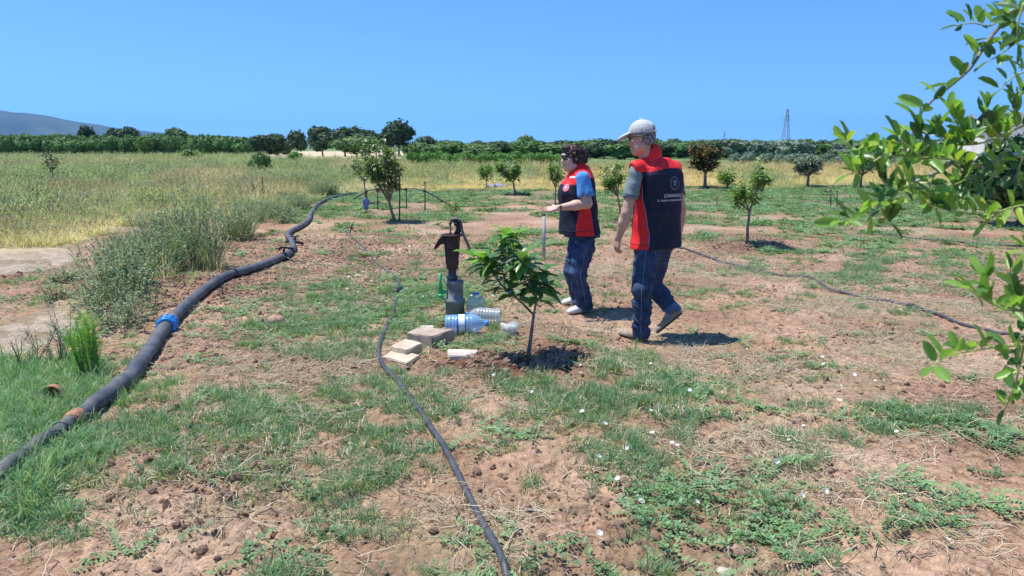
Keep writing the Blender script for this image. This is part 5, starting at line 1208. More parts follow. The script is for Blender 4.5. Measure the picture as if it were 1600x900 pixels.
# ================================================================== PEOPLE: one smooth surface each, grown from a distance field
class Field:
    def __init__(s, lo, hi, vox):
        s.lo = np.array(lo, float); s.v = vox; s.n = np.ceil((np.array(hi)-s.lo)/vox).astype(int)+1
        s.f = np.full(s.n, 0.2, np.float32); s.ax = [s.lo[i]+vox*np.arange(s.n[i]) for i in range(3)]
    def region(s, lo, hi):
        a = np.clip(np.floor((np.array(lo)-s.lo)/s.v).astype(int), 0, s.n); b = np.clip(np.ceil((np.array(hi)-s.lo)/s.v).astype(int)+1, 0, s.n)
        sl = tuple(slice(a[i], b[i]) for i in range(3)); g = np.meshgrid(*[s.ax[i][sl[i]] for i in range(3)], indexing='ij', sparse=False)
        return sl, g
    def put(s, d, sl, k):
        a = s.f[sl]; h = np.clip(.5+.5*(a-d)/k, 0, 1); s.f[sl] = a*(1-h)+d*h-k*h*(1-h)
    def cap(s, a, b, ra, rb, k=.02, sq=None, cut=False):
        """tapered capsule; sq = (axis, factor): thinner along that axis"""
        a = np.array(a, float); b = np.array(b, float); m = max(ra, rb)+.06
        sl, (X, Y, Z) = s.region(np.minimum(a, b)-m, np.maximum(a, b)+m)
        if X.size == 0: return
        d = b-a; L = (d*d).sum()+1e-12; px, py, pz = X-a[0], Y-a[1], Z-a[2]; t = np.clip((px*d[0]+py*d[1]+pz*d[2])/L, 0, 1)
        qx, qy, qz = px-t*d[0], py-t*d[1], pz-t*d[2]; r = ra+(rb-ra)*t
        if sq is not None:
            n_, f_ = np.array(sq[0], float), sq[1]; c = qx*n_[0]+qy*n_[1]+qz*n_[2]; q2 = qx*qx+qy*qy+qz*qz+c*c*(1/f_**2-1); q = np.sqrt(q2); dist = (q-r)*np.where(q > 1e-6, np.minimum(1, .5+.5*f_), 1)
        else: dist = np.sqrt(qx*qx+qy*qy+qz*qz)-r
        if cut: s.f[sl] = np.maximum(s.f[sl], -dist)
        else: s.put(dist.astype(np.float32), sl, k)
    def ell(s, c, r, A=None, k=.02, cut=False):
        """ellipsoid; A: rows are its axes"""
        c = np.array(c, float); r = np.array(r, float); A = np.eye(3) if A is None else np.array(A, float); m = r.max()+.05
        sl, (X, Y, Z) = s.region(c-m, c+m)
        if X.size == 0: return
        X, Y, Z = X-c[0], Y-c[1], Z-c[2]; u = [(X*A[i, 0]+Y*A[i, 1]+Z*A[i, 2]) for i in range(3)]
        k0 = np.sqrt(sum((u[i]/r[i])**2 for i in range(3))); k1 = np.sqrt(sum((u[i]/r[i]**2)**2 for i in range(3)))+1e-9; d = (k0*(k0-1)/k1)
        d = np.where(k0 < .05, -r.min(), d)
        if cut: s.f[sl] = np.maximum(s.f[sl], -d)
        else: s.put(d.astype(np.float32), sl, k)
    def loft(s, secs, fr, k=.02, p=2.3, zc=True):
        """upright trunk of oval sections: (z, side offset, front offset, half width, half depth); fr = (origin xy, side axis, front axis)"""
        S = np.array(secs, float); o, sa, fa = fr; R_ = S[:, 3:].max()+.1+np.abs(S[:, 1:3]).max()
        sl, (X, Y, Z) = s.region((o[0]-R_, o[1]-R_, S[0, 0]-.06), (o[0]+R_, o[1]+R_, S[-1, 0]+.06))
        z = np.clip(Z, S[0, 0], S[-1, 0]); co = [np.interp(z, S[:, 0], S[:, i]) for i in range(1, 5)]
        u = (X-o[0])*sa[0]+(Y-o[1])*sa[1]-co[0]; w = (X-o[0])*fa[0]+(Y-o[1])*fa[1]-co[1]
        q = (np.abs(u/co[2])**p+np.abs(w/co[3])**p)**(1/p); d = (q-1)*np.minimum(co[2], co[3])
        dz = np.maximum(S[0, 0]-Z, Z-S[-1, 0]); d = np.maximum(d, dz); s.put(d.astype(np.float32), sl, k)
    def wrinkle(s, fn):
        band = np.abs(s.f) < .05; i = np.nonzero(band); x, y, z = s.ax[0][i[0]], s.ax[1][i[1]], s.ax[2][i[2]]; s.f[i] += fn(x, y, z).astype(np.float32)
    def mesh(s):
        f = s.f; ins = f < 0; c = ins[:-1, :-1, :-1].astype(np.int8)
        cnt = np.zeros(c.shape, np.int8)
        for a in (0, 1):
            for b in (0, 1):
                for d in (0, 1): cnt += ins[a:f.shape[0]-1+a, b:f.shape[1]-1+b, d:f.shape[2]-1+d]
        act = (cnt > 0) & (cnt < 8); I = np.argwhere(act); idx = np.full(act.shape, -1, np.int64); idx[act] = np.arange(len(I))
        acc = np.zeros((len(I), 3)); num = np.zeros(len(I))
        cor = [(a, b, d) for a in (0, 1) for b in (0, 1) for d in (0, 1)]
        for i in range(8):
            for j in range(i+1, 8):
                A_, B_ = np.array(cor[i]), np.array(cor[j])
                if np.abs(A_-B_).sum() != 1: continue
                fa = f[I[:, 0]+A_[0], I[:, 1]+A_[1], I[:, 2]+A_[2]].astype(float); fb = f[I[:, 0]+B_[0], I[:, 1]+B_[1], I[:, 2]+B_[2]].astype(float); m = (fa < 0) != (fb < 0)
                t = np.where(m, fa/np.where(m, fa-fb, 1), 0); acc += np.where(m[:, None], A_+(B_-A_)*t[:, None], 0); num += m
        V = s.lo+(I+acc/num[:, None])*s.v; Q = []
        for ax in range(3):
            o1, o2 = [(1, 2), (2, 0), (0, 1)][ax]; a = np.moveaxis(ins, ax, 0); m = a[:-1] != a[1:]; e = np.argwhere(m); e = e[(e[:, 1] > 0) & (e[:, 2] > 0)]
            sgn = a[e[:, 0], e[:, 1], e[:, 2]]; full = np.zeros((len(e), 3), int); rest = [i for i in range(3) if i != ax]; full[:, ax] = e[:, 0]; full[:, rest[0]] = e[:, 1]; full[:, rest[1]] = e[:, 2]
            def g(d1, d2):
                w = full.copy(); w[:, o1] -= d1; w[:, o2] -= d2; ok = (w >= 0).all(1) & (w < np.array(idx.shape)).all(1); r = np.full(len(w), -1); r[ok] = idx[w[ok, 0], w[ok, 1], w[ok, 2]]; return r
            q = np.stack([g(0, 0), g(1, 0), g(1, 1), g(0, 1)], 1); q = q[(q >= 0).all(1)] if len(q) else q
            sg = sgn[(np.stack([g(0, 0), g(1, 0), g(1, 1), g(0, 1)], 1) >= 0).all(1)]; q[~sg] = q[~sg][:, ::-1]; Q.append(q)
        return V, np.concatenate(Q)
    def build(s, name, mats, parent, mfn=None):
        V, Q = s.mesh(); mi = None
        if mfn is not None: c = V[Q].mean(1); mi = mfn(c[:, 0], c[:, 1], c[:, 2])
        return link(name, bigmesh(name, V, Q, mats, mi), parent)

def vn(v): v = np.array(v, float); return v/np.linalg.norm(v)
def hand(B, w, d, nrm, thumb, curl=.5, sz=1.0, spread=.12, open_=False):
    """w wrist, d towards the fingers, nrm out of the palm, thumb side axis; fingers curl towards nrm"""
    w = np.array(w, float); d = vn(d); nrm = vn(np.array(nrm)-d*np.dot(nrm, d)); th = vn(np.cross(nrm, d)); th = th if np.dot(th, thumb) > 0 else -th
    L = [.072, .080, .074, .058]; off = [.030, .010, -.010, -.029]; pal = .085*sz
    for i in range(4):
        k = w+d*(pal*(1-.04*abs(i-1)))+th*off[i]*sz; B.cap(w+th*off[i]*.55*sz+d*.012, k, .0145*sz, .0125*sz, .010, (nrm, .85))
        a = curl*(1+.12*i)*.6; p = k; dd = vn(d+th*spread*(1.5-i)*.5)
        for j, f in enumerate((.45, .3, .25)):
            dd = vn(dd*math.cos(a)+nrm*math.sin(a)); q = p+dd*L[i]*f*sz; B.cap(p, q, (.0092-.0008*j)*sz, (.0086-.0010*j)*sz, .004); p = q; a = curl*(.9+.1*i)*.8
    p = w+d*.022*sz+th*.024*sz; q = p+(d*.55+th*.65+nrm*.30)*.042*sz; B.cap(w+d*.012, p, .017*sz, .016*sz, .012); B.cap(p, q, .0135*sz, .0105*sz, .010)
    r = q+vn(d*.85+th*.30+nrm*.4)*.030*sz; B.cap(q, r, .0102*sz, .0095*sz, .004); B.cap(r, r+vn(d*.9+th*.1+nrm*.45)*.024*sz, .0095*sz, .0078*sz, .004)
def head(B, c, f, up, s=1.0):
    """c centre of the skull, f where the face looks"""
    f = vn(f); up = vn(np.array(up)-f*np.dot(up, f)); sd = np.cross(up, f); A = [sd, f, up]; c = np.array(c, float); P = lambda a, b, d: c+(sd*a+f*b+up*d)*s
    B.ell(P(0, -.012, .028), np.array([.074, .094, .088])*s, A, .02); B.ell(P(0, .030, -.045), np.array([.058, .062, .070])*s, A, .03)
    B.cap(P(0, .062, -.092), P(0, .040, -.085), .024*s, .034*s, .03); B.cap(P(-.042, -.005, -.065), P(-.018, .052, -.095), .026*s, .020*s, .03); B.cap(P(.042, -.005, -.065), P(.018, .052, -.095), .026*s, .020*s, .03)
    B.cap(P(0, .082, .012), P(0, .106, -.026), .010*s, .0125*s, .012); B.cap(P(-.011, .093, -.030), P(.011, .093, -.030), .0095*s, .0095*s, .008)
    B.cap(P(-.026, .084, .030), P(.026, .084, .030), .013*s, .013*s, .015)
    for q in (-1, 1):
        B.ell(P(q*.031, .092, .010), np.array([.016, .010, .011])*s, A, .006, True); B.ell(P(q*.043, .066, -.018), np.array([.020, .018, .016])*s, A, .02)
        B.ell(P(q*.074, -.008, -.004), np.array([.009, .020, .032])*s, A, .006); B.ell(P(q*.083, -.004, -.002), np.array([.005, .010, .017])*s, A, .004, True)
    B.cap(P(-.019, .086, -.057), P(.019, .086, -.057), .0075*s, .0075*s, .006); B.cap(P(-.016, .084, -.069), P(.016, .084, -.069), .0085*s, .0085*s, .006)
    return P, A
def skinmat(name, c, c2, lip=False): 
    m = mat(name, c, .55, c2, 14, .15, 90, spec=.35, dist=.003); p = m.node_tree.nodes['Principled BSDF']
    p.inputs['Subsurface Weight'].default_value = .08; p.inputs['Subsurface Radius'].default_value = (.01, .004, .002); return m
M_SKM = skinmat('skin_tanned', (.48, .28, .20), (.56, .34, .25)); M_SKW = skinmat('skin_fair', (.60, .37, .28), (.66, .43, .34)); M_LIP = mat('lips', (.42, .16, .14), .5)
M_NAVY = mat('navy_softshell', (.010, .013, .030), .75, (.018, .022, .045), 25, .25, 120, spec=.25, dist=.003); M_RED = mat('red_softshell', (.74, .020, .025), .65, (.82, .035, .035), 25, .25, 120, spec=.25, dist=.003)
def denim(name, c, c2, cw):
    m = mat(name, c, .9, c2, 16, .35, 260, spec=.1, dist=.002, sharp=0.1); return m
M_JM = denim('denim_man', (.018, .032, .072), (.065, .100, .165), 0); M_JW = denim('denim_woman', (.018, .034, .085), (.065, .110, .205), 0); M_SEAM = mat('denim_seam', (.20, .25, .34), .9, (.10, .14, .22), 40)
M_HEM = mat('denim_hem', (.10, .17, .28), .9, (.06, .11, .21), 20, .3, 200)
M_TEE = mat('grey_green_tee', (.16, .21, .22), .9, (.20, .25, .26), 10, .3, 200, spec=.1, dist=.002); M_CUFF = mat('tee_cuff', (.10, .14, .16), .9); M_SHB = mat('bright_blue_shirt', (.07, .25, .58), .85, (.12, .35, .70), 10, .3, 160, spec=.15, dist=.003)
M_WHITE = mat('white_print', (.62, .65, .72), .7); M_DIM = mat('grey_blue_print', (.20, .24, .33), .7); M_HEMV = mat('vest_stitching', (.035, .042, .065), .8); M_RPR = mat('red_badge', (.72, .12, .16), .6)
M_SHOE = mat('dusty_taupe_shoe', (.30, .24, .18), .85, (.40, .33, .26), 20, .4, 120); M_SOLE = mat('dark_sole', (.05, .045, .04), .9, (.10, .085, .07), 20); M_SHW = mat('white_trainer', (.72, .72, .70), .6, (.60, .58, .55), 20, .2, 90); M_SOLW = mat('white_sole', (.66, .64, .60), .7)
M_CAP = mat('mottled_cap', (.60, .61, .56), .9, (.38, .41, .40), 60, .4, 200, spec=.1, dist=.002, sharp=.4); M_HAIRG = mat('grey_hair', (.10, .10, .10), .8, (.30, .30, .30), 60, .6, 160); M_HAIRD = mat('dark_curly_hair', (.010, .006, .008), .5, (.075, .036, .032), 55, .8, 90, spec=.45)
M_GLASS = mat('dark_lens', (.008, .008, .010), .08, spec=.9); M_FRAME = mat('dark_frame', (.02, .015, .015), .35); M_WATCH = mat('watch', (.18, .15, .10), .4, metal=.5)

def folds(B, a, b, amp, seed, fz=26., fx=7.):
    """creases across a sleeve or leg between heights a < b, strongest in the middle"""
    def fn(x, y, z):
        w = sstep(a-.03, a+.03, z)*(1-sstep(b-.03, b+.03, z)); n = n3(x*fx+n3(x*5, y*5, z*5, seed)*.6, y*fx, z*fz+x*9, seed); return amp*w*(np.abs(n)*1.6-.5)
    B.wrinkle(fn)
def shoe(name, heel, toe, up, M1, M2, parent, w=.046, h=.06, pitch=None):
    heel = np.array(heel, float); toe = np.array(toe, float); d = vn(toe-heel); L = np.linalg.norm(toe-heel); up = vn(np.array(up)-d*np.dot(up, d)); s = np.cross(up, d)
    lo = np.minimum(heel, toe)-.14; hi = np.maximum(heel, toe)+.17; S = Field(lo, hi, .005); q = lambda a, b, c: heel+d*a+s*b+up*c
    S.cap(q(.035, 0, .035), q(L*.5, .004, .036), w*.82, w*.9, .02); S.cap(q(L*.5, .004, .034), q(L-.055, 0, .026), w*.92, w*.85, .02, (up, .8)); S.cap(q(L-.06, 0, .022), q(L-.03, 0, .020), w*.82, .026, .02, (up, .75)); S.cap(q(.04, 0, .04), q(.06, 0, .085), w*.78, w*.74, .02)
    # flat underside
    X, Y, Z = np.meshgrid(*S.ax, indexing='ij'); hgt = (X-heel[0])*up[0]+(Y-heel[1])*up[1]+(Z-heel[2])*up[2]; S.f = np.maximum(S.f, -(hgt-.004)).astype(np.float32)
    al = (X-heel[0])*d[0]+(Y-heel[1])*d[1]+(Z-heel[2])*d[2]
    def m(x, y, z): return (((x-heel[0])*up[0]+(y-heel[1])*up[1]+(z-heel[2])*up[2]) < .022).astype(int)
    o = S.build(name, [M1, M2], parent, m)
    lc = MB()
    for i in range(4):
        p = q(L*.42+.022*i, 0, .085-.007*i); lc.tube([Vector(p-s*.022-up*.006), Vector(p+up*.004), Vector(p+s*.022-up*.006)], .0028, 5)
    lc.build('laces', M2, o); return o
def ground_at(p, lift=0.0): return np.array([p[0], p[1], hz1(p[0], p[1])+lift])
V3 = lambda p: np.array([p.x, p.y, p.z])

def onto(surf_objs):
    vs_, fs = [], []
    for o in surf_objs:
        n = len(vs_); me = o.data; vs_ += [tuple(v.co) for v in me.vertices]; fs += [tuple(i+n for i in p.vertices) for p in me.polygons]
    return BVHTree.FromPolygons(vs_, fs)
def wrap(m, bvh, origin, ux, uy, inward, off=.003):
    """m: flat builder in (u,v) metres; thrown onto the cloth along 'inward'"""
    out = []
    for v in m.v:
        p = Vector(origin)+Vector(ux)*v[0]+Vector(uy)*v[1]-Vector(inward)*.4; h = bvh.ray_cast(p, Vector(inward)); q = (h[0]-Vector(inward)*(off+v[2])) if h[0] is not None else Vector(origin)+Vector(ux)*v[0]+Vector(uy)*v[1]; out.append(tuple(q))
    m.v = out; return m
def text_mb(body, size, cx, cy):
    cu = bpy.data.curves.new('t', 'FONT'); cu.body = body; cu.size = size; cu.align_x = 'CENTER'; cu.resolution_u = 3; cu.offset = size*.012; o = bpy.data.objects.new('t', cu); COL.objects.link(o)
    dg = bpy.context.evaluated_depsgraph_get(); dg.update(); me = bpy.data.meshes.new_from_object(o.evaluated_get(dg)); m = MB(); m.add([(v.co.x+cx, v.co.y+cy, 0) for v in me.vertices], [tuple(p.vertices) for p in me.polygons])
    bpy.data.objects.remove(o); bpy.data.curves.remove(cu); bpy.data.meshes.remove(me); return m
def disc(m, cx, cy, r, n=24, r2=0.0, dz=0.0, mi=0):
    V = [(cx+r*math.cos(2*PI*k/n), cy+r*math.sin(2*PI*k/n), dz) for k in range(n)]
    if r2: V += [(cx+r2*math.cos(2*PI*k/n), cy+r2*math.sin(2*PI*k/n), dz) for k in range(n)]; m.add(V, [(k, (k+1) % n, n+(k+1) % n, n+k) for k in range(n)], 0, mi)
    else: m.add([(cx, cy, dz)]+V, [(0, 1+k, 1+(k+1) % n) for k in range(n)], 0, mi)
def emblem(m, cx, cy, R_):
    disc(m, cx, cy, R_, 32, R_*.93); n = 16
    for k in range(n): a = 2*PI*k/n; disc(m, cx+R_*.80*math.cos(a), cy+R_*.80*math.sin(a), R_*.075, 5)
    for s in (-1, 1):       # two leaves below, open flower above
        V = [(cx, cy-R_*.50, 0), (cx+s*R_*.30, cy-R_*.16, 0), (cx+s*R_*.40, cy+R_*.22, 0), (cx+s*R_*.26, cy+R_*.06, 0), (cx+s*R_*.06, cy-R_*.12, 0)]; m.add(V, [(0, 1, 4), (1, 3, 4), (1, 2, 3)])
    for a in (-50, -25, 0, 25, 50):
        t = R(90+a); ca, sa = math.cos(t), math.sin(t); m.add([(cx+.05*R_*sa, cy+R_*.02-.05*R_*ca, 0), (cx+ca*R_*.34+.1*R_*sa, cy+R_*.04+sa*R_*.34-.1*R_*ca, 0), (cx+ca*R_*.5, cy+R_*.04+sa*R_*.5, 0), (cx+ca*R_*.34-.1*R_*sa, cy+R_*.04+sa*R_*.34+.1*R_*ca, 0)], [(0, 1, 2, 3)])

# ------------------------------------------------------------------ the man
def man():
    Y0 = 5.9
    J = lambda px, py, dy=0: V3(at(px, py, Y0+dy))
    root = gp(1015, 530); root.z = hz1(root.x, root.y)
    t = thing('person', root, 'man in pale cap, navy and red vest and jeans walking away, seen from behind', 'person')
    ha = R(38); fa = np.array([-math.sin(ha), math.cos(ha), 0]); la = np.array([-math.cos(ha), -math.sin(ha), 0])   # torso: front and left axes
    hp = R(52); fp = np.array([-math.sin(hp), math.cos(hp), 0]); lp = np.array([-math.cos(hp), -math.sin(hp), 0])
    pel = J(1021, 384, .03); cen = J(1027, 320, .03)
    o = (cen[0], cen[1]); fr = (o, la, fa)
    shL = J(995, 262, -.10); shR = J(1052, 262, .12)
    elL = J(979, 333, -.14); wrL = J(967, 370, -.10); elR = J(1064, 328, .20); wrR = J(1060, 368, .22)
    hipL = pel+lp*.10; hipR = pel-lp*.10; knL = J(1004, 452, -.12); knR = J(1019, 442, .16)
    # feet
    toeL = gp(966, 523); toeL = ground_at(V3(toeL), .004); heelL = ground_at(V3(gp(1017, 534)), .004); toeR = ground_at(V3(gp(1027, 522)), .012); dR = J(1069, 489, .05); heelR = np.array(dR)
    v = heelR-toeR; heelR = toeR+vn(v)*.285
    v = heelL-toeL; heelL = toeL+vn(v)*.285
    anL = heelL+vn(toeL-heelL)*.055+np.array([0, 0, .085]); upR = vn(np.cross(vn(toeR-heelR), np.cross([0, 0, 1], vn(toeR-heelR)))); anR = heelR+vn(toeR-heelR)*.055+upR*.085
    hc = J(1002, 216, -.01)
    hd = R(66); fh = vn(np.array([-math.sin(hd), math.cos(hd), -.16]))
    nk = J(1015, 252, .02)
    lo = (min(toeL[0], wrL[0])-.16, Y0-.5, -.02); hi = (wrR[0]+.22, Y0+.62, 1.80)
    B = Field(lo, hi, .0048)
    B.loft([(.78, 0, 0, .165, .115), (.95, 0, 0, .150, .11), (1.15, 0, 0, .165, .12), (1.32, 0, -.01, .175, .11), (1.40, 0, -.01, .13, .08), (1.45, 0, 0, .06, .06)], fr, .03)
    for s_, h, k_, a_ in ((1, hipL, knL, anL), (-1, hipR, knR, anR)):
        B.cap(h, k_, .082, .052, .03); B.cap(k_, a_, .050, .036, .02)
    B.cap(anL, toeL*.75+heelL*.25+np.array([0, 0, .03]), .034, .022, .02); B.cap(anR, toeR*.75+heelR*.25+upR*.03, .034, .022, .02)
    B.cap(nk-np.array([0, 0, .05]), hc+np.array([0, 0, -.05])-fh*.015, .060, .056, .03)
    B.cap(shL, elL, .050, .041, .02); B.cap(elL, elL*.6+wrL*.4, .040, .041, .02); B.cap(elL*.6+wrL*.4, wrL, .041, .026, .02, (vn(np.cross(wrL-elL, [1, 0, 0])), .9))
    B.cap(shR, elR, .050, .041, .02); B.cap(elR, elR*.6+wrR*.4, .040, .040, .02); B.cap(elR*.6+wrR*.4, wrR, .040, .027, .02)
    hand(B, wrL, J(960, 398, -.07)-wrL, la*-1-fa*.2, fa, .62, .98, .03); hand(B, wrR, J(1054, 392, .20)-wrR, la, fa, .75, .96, .03)
    P, A = head(B, hc, fh, [.02, 0, 1], 1.02)
    body = B.build('body', [M_SKM], t)
    for s_ in (-1, 1):
        e = MB(); e.lathe([(0, -.011), (.008, -.008), (.0115, 0), (.008, .008), (0, .011)], 12, Matrix.Translation(P(s_*.031, .080, .010))); e.build('eye', mat('eye_white', (.7, .7, .68), .3, (.05, .03, .02), 5), t)
    # hair
    H = Field(hc-.17, hc+.17, .005); H.ell(P(0, -.018, .030), np.array([.080, .095, .088])*1.02, A, .01); H.ell(P(0, -.050, -.015), np.array([.070, .060, .06]), A, .02)
    H.ell(P(0, .075, .0), (.12, .085, .15), A, .01, True); X, Y, Z = np.meshgrid(*H.ax, indexing='ij'); hh = (X-hc[0])*A[2][0]+(Y-hc[1])*A[2][1]+(Z-hc[2])*A[2][2]; H.f = np.maximum(H.f, -(hh+.062)).astype(np.float32)
    H.ell(P(.088, .0, -.005), (.02, .022, .035), A, .01, True); H.ell(P(-.088, .0, -.005), (.02, .022, .035), A, .01, True)
    H.wrinkle(lambda x, y, z: .003*n3(x*90, y*90, z*30, 2)); H.build('hair', M_HAIRG, t)
    # cap
    C = Field(hc-.24, hc+.24, .005); C.ell(P(0, -.012, .046), np.array([.089, .108, .096]), A, .01); C.ell(P(0, -.012, .038), np.array([.083, .101, .086]), A, .01, True)
    X, Y, Z = np.meshgrid(*C.ax, indexing='ij'); ff = (X-hc[0])*A[1][0]+(Y-hc[1])*A[1][1]+(Z-hc[2])*A[1][2]; hh = (X-hc[0])*A[2][0]+(Y-hc[1])*A[2][1]+(Z-hc[2])*A[2][2]
    C.f = np.maximum(C.f, -(hh-(.036+.10*ff))).astype(np.float32); C.ell(P(0, -.115, .042), (.032, .05, .030), A, .004, True)
    C.wrinkle(lambda x, y, z: .0018*n3(x*30, y*30, z*30, 3)); cp = C.build('cap', M_CAP, t)
    C = Field(hc-.24, hc+.24, .0045); C.ell(P(0, .108, .036), (.076, .085, .020), [A[0], vn(A[1]-A[2]*.30), vn(A[2]+A[1]*.30)], .01); C.ell(P(0, .100, .018), (.080, .095, .020), [A[0], vn(A[1]-A[2]*.30), vn(A[2]+A[1]*.30)], .01, True); C.ell(P(0, -.02, .03), (.082, .104, .09), A, .01, True)
    C.build('peak', M_CAP, cp); m = MB(); m.lathe([(0, .012), (.006, .011), (.010, .004), (.010, 0)], 12, Matrix.Translation(P(0, -.012, .140))); m.build('button', M_CAP, cp)
    m = MB(); m.tube([Vector(P(.034*math.sin(a), -.112-.006*math.cos(a), .036+.0*a)) for a in np.linspace(-1.3, 1.3, 7)], .007, 6); m.build('strap', M_CAP, cp)
    # glasses
    G = MB(); 
    for s_ in (-1, 1):
        G.tube([Vector(P(s_*.062, .082, .018)), Vector(P(s_*.085, .02, .016)), Vector(P(s_*.084, -.05, .014)), Vector(P(s_*.080, -.085, .006))], .0042, 6)
    G.tube([Vector(P(-.062, .085, .020)), Vector(P(0, .106, .022)), Vector(P(.062, .085, .020))], .004, 6); g = G.build('sunglasses', M_FRAME, t)
    for s_ in (-1, 1):
        l = MB(); V = []; n = 6
        for j in range(n+1):
            for i in range(n+1): u, w = i/n*2-1, j/n*2-1; k = math.sqrt(max(0, 1-.35*w*w)); V.append(P(s_*.036+u*.027*k, .103-.012*abs(s_*.036+u*.027)/.036-.006*w*w, .010+w*.017))
        l.add(V, [(j*(n+1)+i, j*(n+1)+i+1, (j+1)*(n+1)+i+1, (j+1)*(n+1)+i) for j in range(n) for i in range(n)]); l.build('lens', M_GLASS, g)
    # tee sleeves
    T = Field((shL[0]-.16, Y0-.4, 1.05), (shR[0]+.16, Y0+.5, 1.48), .006)
    for sh, el in ((shL, elL), (shR, elR)): e = sh+(el-sh)*.60; T.cap(sh-np.array([0, 0, .01]), e, .056, .062, .02); T.cap(e+(el-sh)*.02, e+(el-sh)*.25, .052, .056, .0, None, True)
    T.loft([(1.15, 0, 0, .18, .13), (1.38, 0, 0, .18, .115), (1.45, 0, 0, .08, .07)], fr, .02); folds(T, 1.12, 1.42, .006, 5, 22, 9)
    def tm(x, y, z):
        r = np.zeros(len(x), int)
        for sh, el in ((shL, elL), (shR, elR)): d = el-sh; L = np.linalg.norm(d); u = ((x-sh[0])*d[0]+(y-sh[1])*d[1]+(z-sh[2])*d[2])/L/L; q = np.sqrt(((x-sh[0]-d[0]*u)**2+(y-sh[1]-d[1]*u)**2+(z-sh[2]-d[2]*u)**2)); r[(u > .60) & (u < .64) & (q < .09)] = 1
        return r
    T.build('shirt', [M_TEE, M_CUFF], t, tm)
    # vest
    secs = [(.752, 0, -.005, .212, .165), (.80, 0, -.005, .210, .163), (.95, 0, 0, .200, .152), (1.10, 0, 0, .206, .152), (1.25, 0, -.008, .212, .148), (1.33, 0, -.012, .208, .138), (1.385, 0, -.012, .180, .118), (1.43, 0, -.006, .115, .092), (1.455, 0, .002, .082, .080)]
    Vf = Field((o[0]-.36, o[1]-.36, .70), (o[0]+.36, o[1]+.36, 1.62), .0055); Vf.loft(secs, fr, .02, 2.5)
    # collar, standing round the neck
    Vf.cap(nk+np.array([.01, 0, -.03]), nk+np.array([.012, -.012, .065]), .088, .078, .02); Vf.cap(nk+np.array([-.004, .0, .03]), hc+np.array([-.01, .0, -.02]), .068, .066, .0, None, True)
    for sh, s_ in ((shL, 1), (shR, -1)):
        Vf.cap(nk+np.array([0, 0, -.05]), sh+la*s_*.005+np.array([0, 0, -.002]), .080, .062, .04)
        Vf.cap(sh+la*s_*.105+fa*.02+np.array([0, 0, -.02]), sh+la*s_*.10+fa*.02+np.array([0, 0, -.17]), .072, .064, .0, None, True)
    Vf.cap((o[0], o[1], .62), (o[0], o[1], .775), .135, .12, .0, None, True)
    def vw(x, y, z):
        u = (x-o[0])*la[0]+(y-o[1])*la[1]; w = (x-o[0])*fa[0]+(y-o[1])*fa[1]
        n = n3(x*6, y*6, z*9, 21)*.010+n3(x*14+z*6, y*14, z*12, 22)*.005; low = sstep(1.15, .85, z); return n*(.6+.5*low)-.004*np.sin((z*30+u*22))*low*sstep(0, .12, u)
    Vf.wrinkle(vw)
    def vm(x, y, z):
        u = (x-o[0])*la[0]+(y-o[1])*la[1]; w = (x-o[0])*fa[0]+(y-o[1])*fa[1]; r = np.zeros(len(x), int); yoke = 1.352+.030*np.cos(np.clip(u/.19, -1, 1)*PI/2)-.03*(w > .03); r[z > yoke] = 1
        hw = .026+.078*sstep(1.27, .75, z); r[(np.abs(u) > .10) & (np.abs(w-.005) < hw) & (z < 1.27) & (z < yoke)] = 1
        return r
    vest = Vf.build('vest', [M_NAVY, M_RED], t, vm)
    bv = onto([vest]); back = -fa; right = -la          # seen from behind: text runs to his right
    cu = np.array([o[0], o[1], 0])
    m = MB(); emblem(m, 0, 0, .053); wrap(m, bv, cu+right*.012+np.array([0, 0, 1.265]), right, (0, 0, 1), fa).build('emblem', M_DIM, vest, False)
    m = text_mb('ÇANAKKALE', .036, 0, 0); wrap(m, bv, cu+right*.012+np.array([0, 0, 1.158]), right, (0, 0, 1), fa).build('lettering', M_WHITE, vest, False)
    m = text_mb('İL TARIM VE ORMAN MÜDÜRLÜĞÜ', .0195, 0, 0); wrap(m, bv, cu+right*.012+np.array([0, 0, 1.126]), right, (0, 0, 1), fa).build('lettering', M_WHITE, vest, False)
    # piping between side panel and back
    for s_ in (1,):
        pts = []
        for z in np.linspace(.77, 1.24, 16):
            hw = .028+.078*float(sstep(1.27, .75, z)); p = cu+la*.35*s_-fa*(hw-.005)+np.array([0, 0, z]); h = bv.ray_cast(Vector(p), Vector(-la*s_))
            if h[0] is not None: pts.append(h[0]+Vector(la*s_)*.002)
        m = MB(); m.tube(pts, .003, 5); m.build('piping', M_DIM, vest)
    pts = []
    for k in range(41):
        a_ = 2*PI*k/40; q_ = np.array([math.cos(a_), math.sin(a_), 0]); h = bv.ray_cast(Vector(cu+q_*.5+np.array([0, 0, .785])), Vector(-q_))
        if h[0] is not None: pts.append(h[0]+Vector(q_)*.0015)
    m = MB(); m.tube(pts, .0022, 4); m.build('hem', M_HEMV, vest)
    # jeans
    Jn = Field((min(toeL[0], hipL[0])-.10, Y0-.45, .02), (max(heelR[0], hipR[0])+.28, Y0+.55, .92), .0055)
    frp = ((pel[0], pel[1]), lp, fp); Jn.loft([(.74, 0, 0, .150, .125), (.84, 0, 0, .155, .125), (.90, 0, 0, .15, .12)], frp, .04)
    Jn.cap(hipL+np.array([0, 0, -.02]), knL, .106, .080, .04); Jn.cap(knL, anL+np.array([0, 0, -.025]), .078, .072, .03)
    Jn.cap(hipR+np.array([0, 0, -.02]), knR, .106, .082, .04); Jn.cap(knR, anR-vn(anR-knR)*-.005, .080, .070, .03)
    Jn.cap(hipL*.75+knL*.25, hipR*.75+knR*.25, .07, .07, .05)
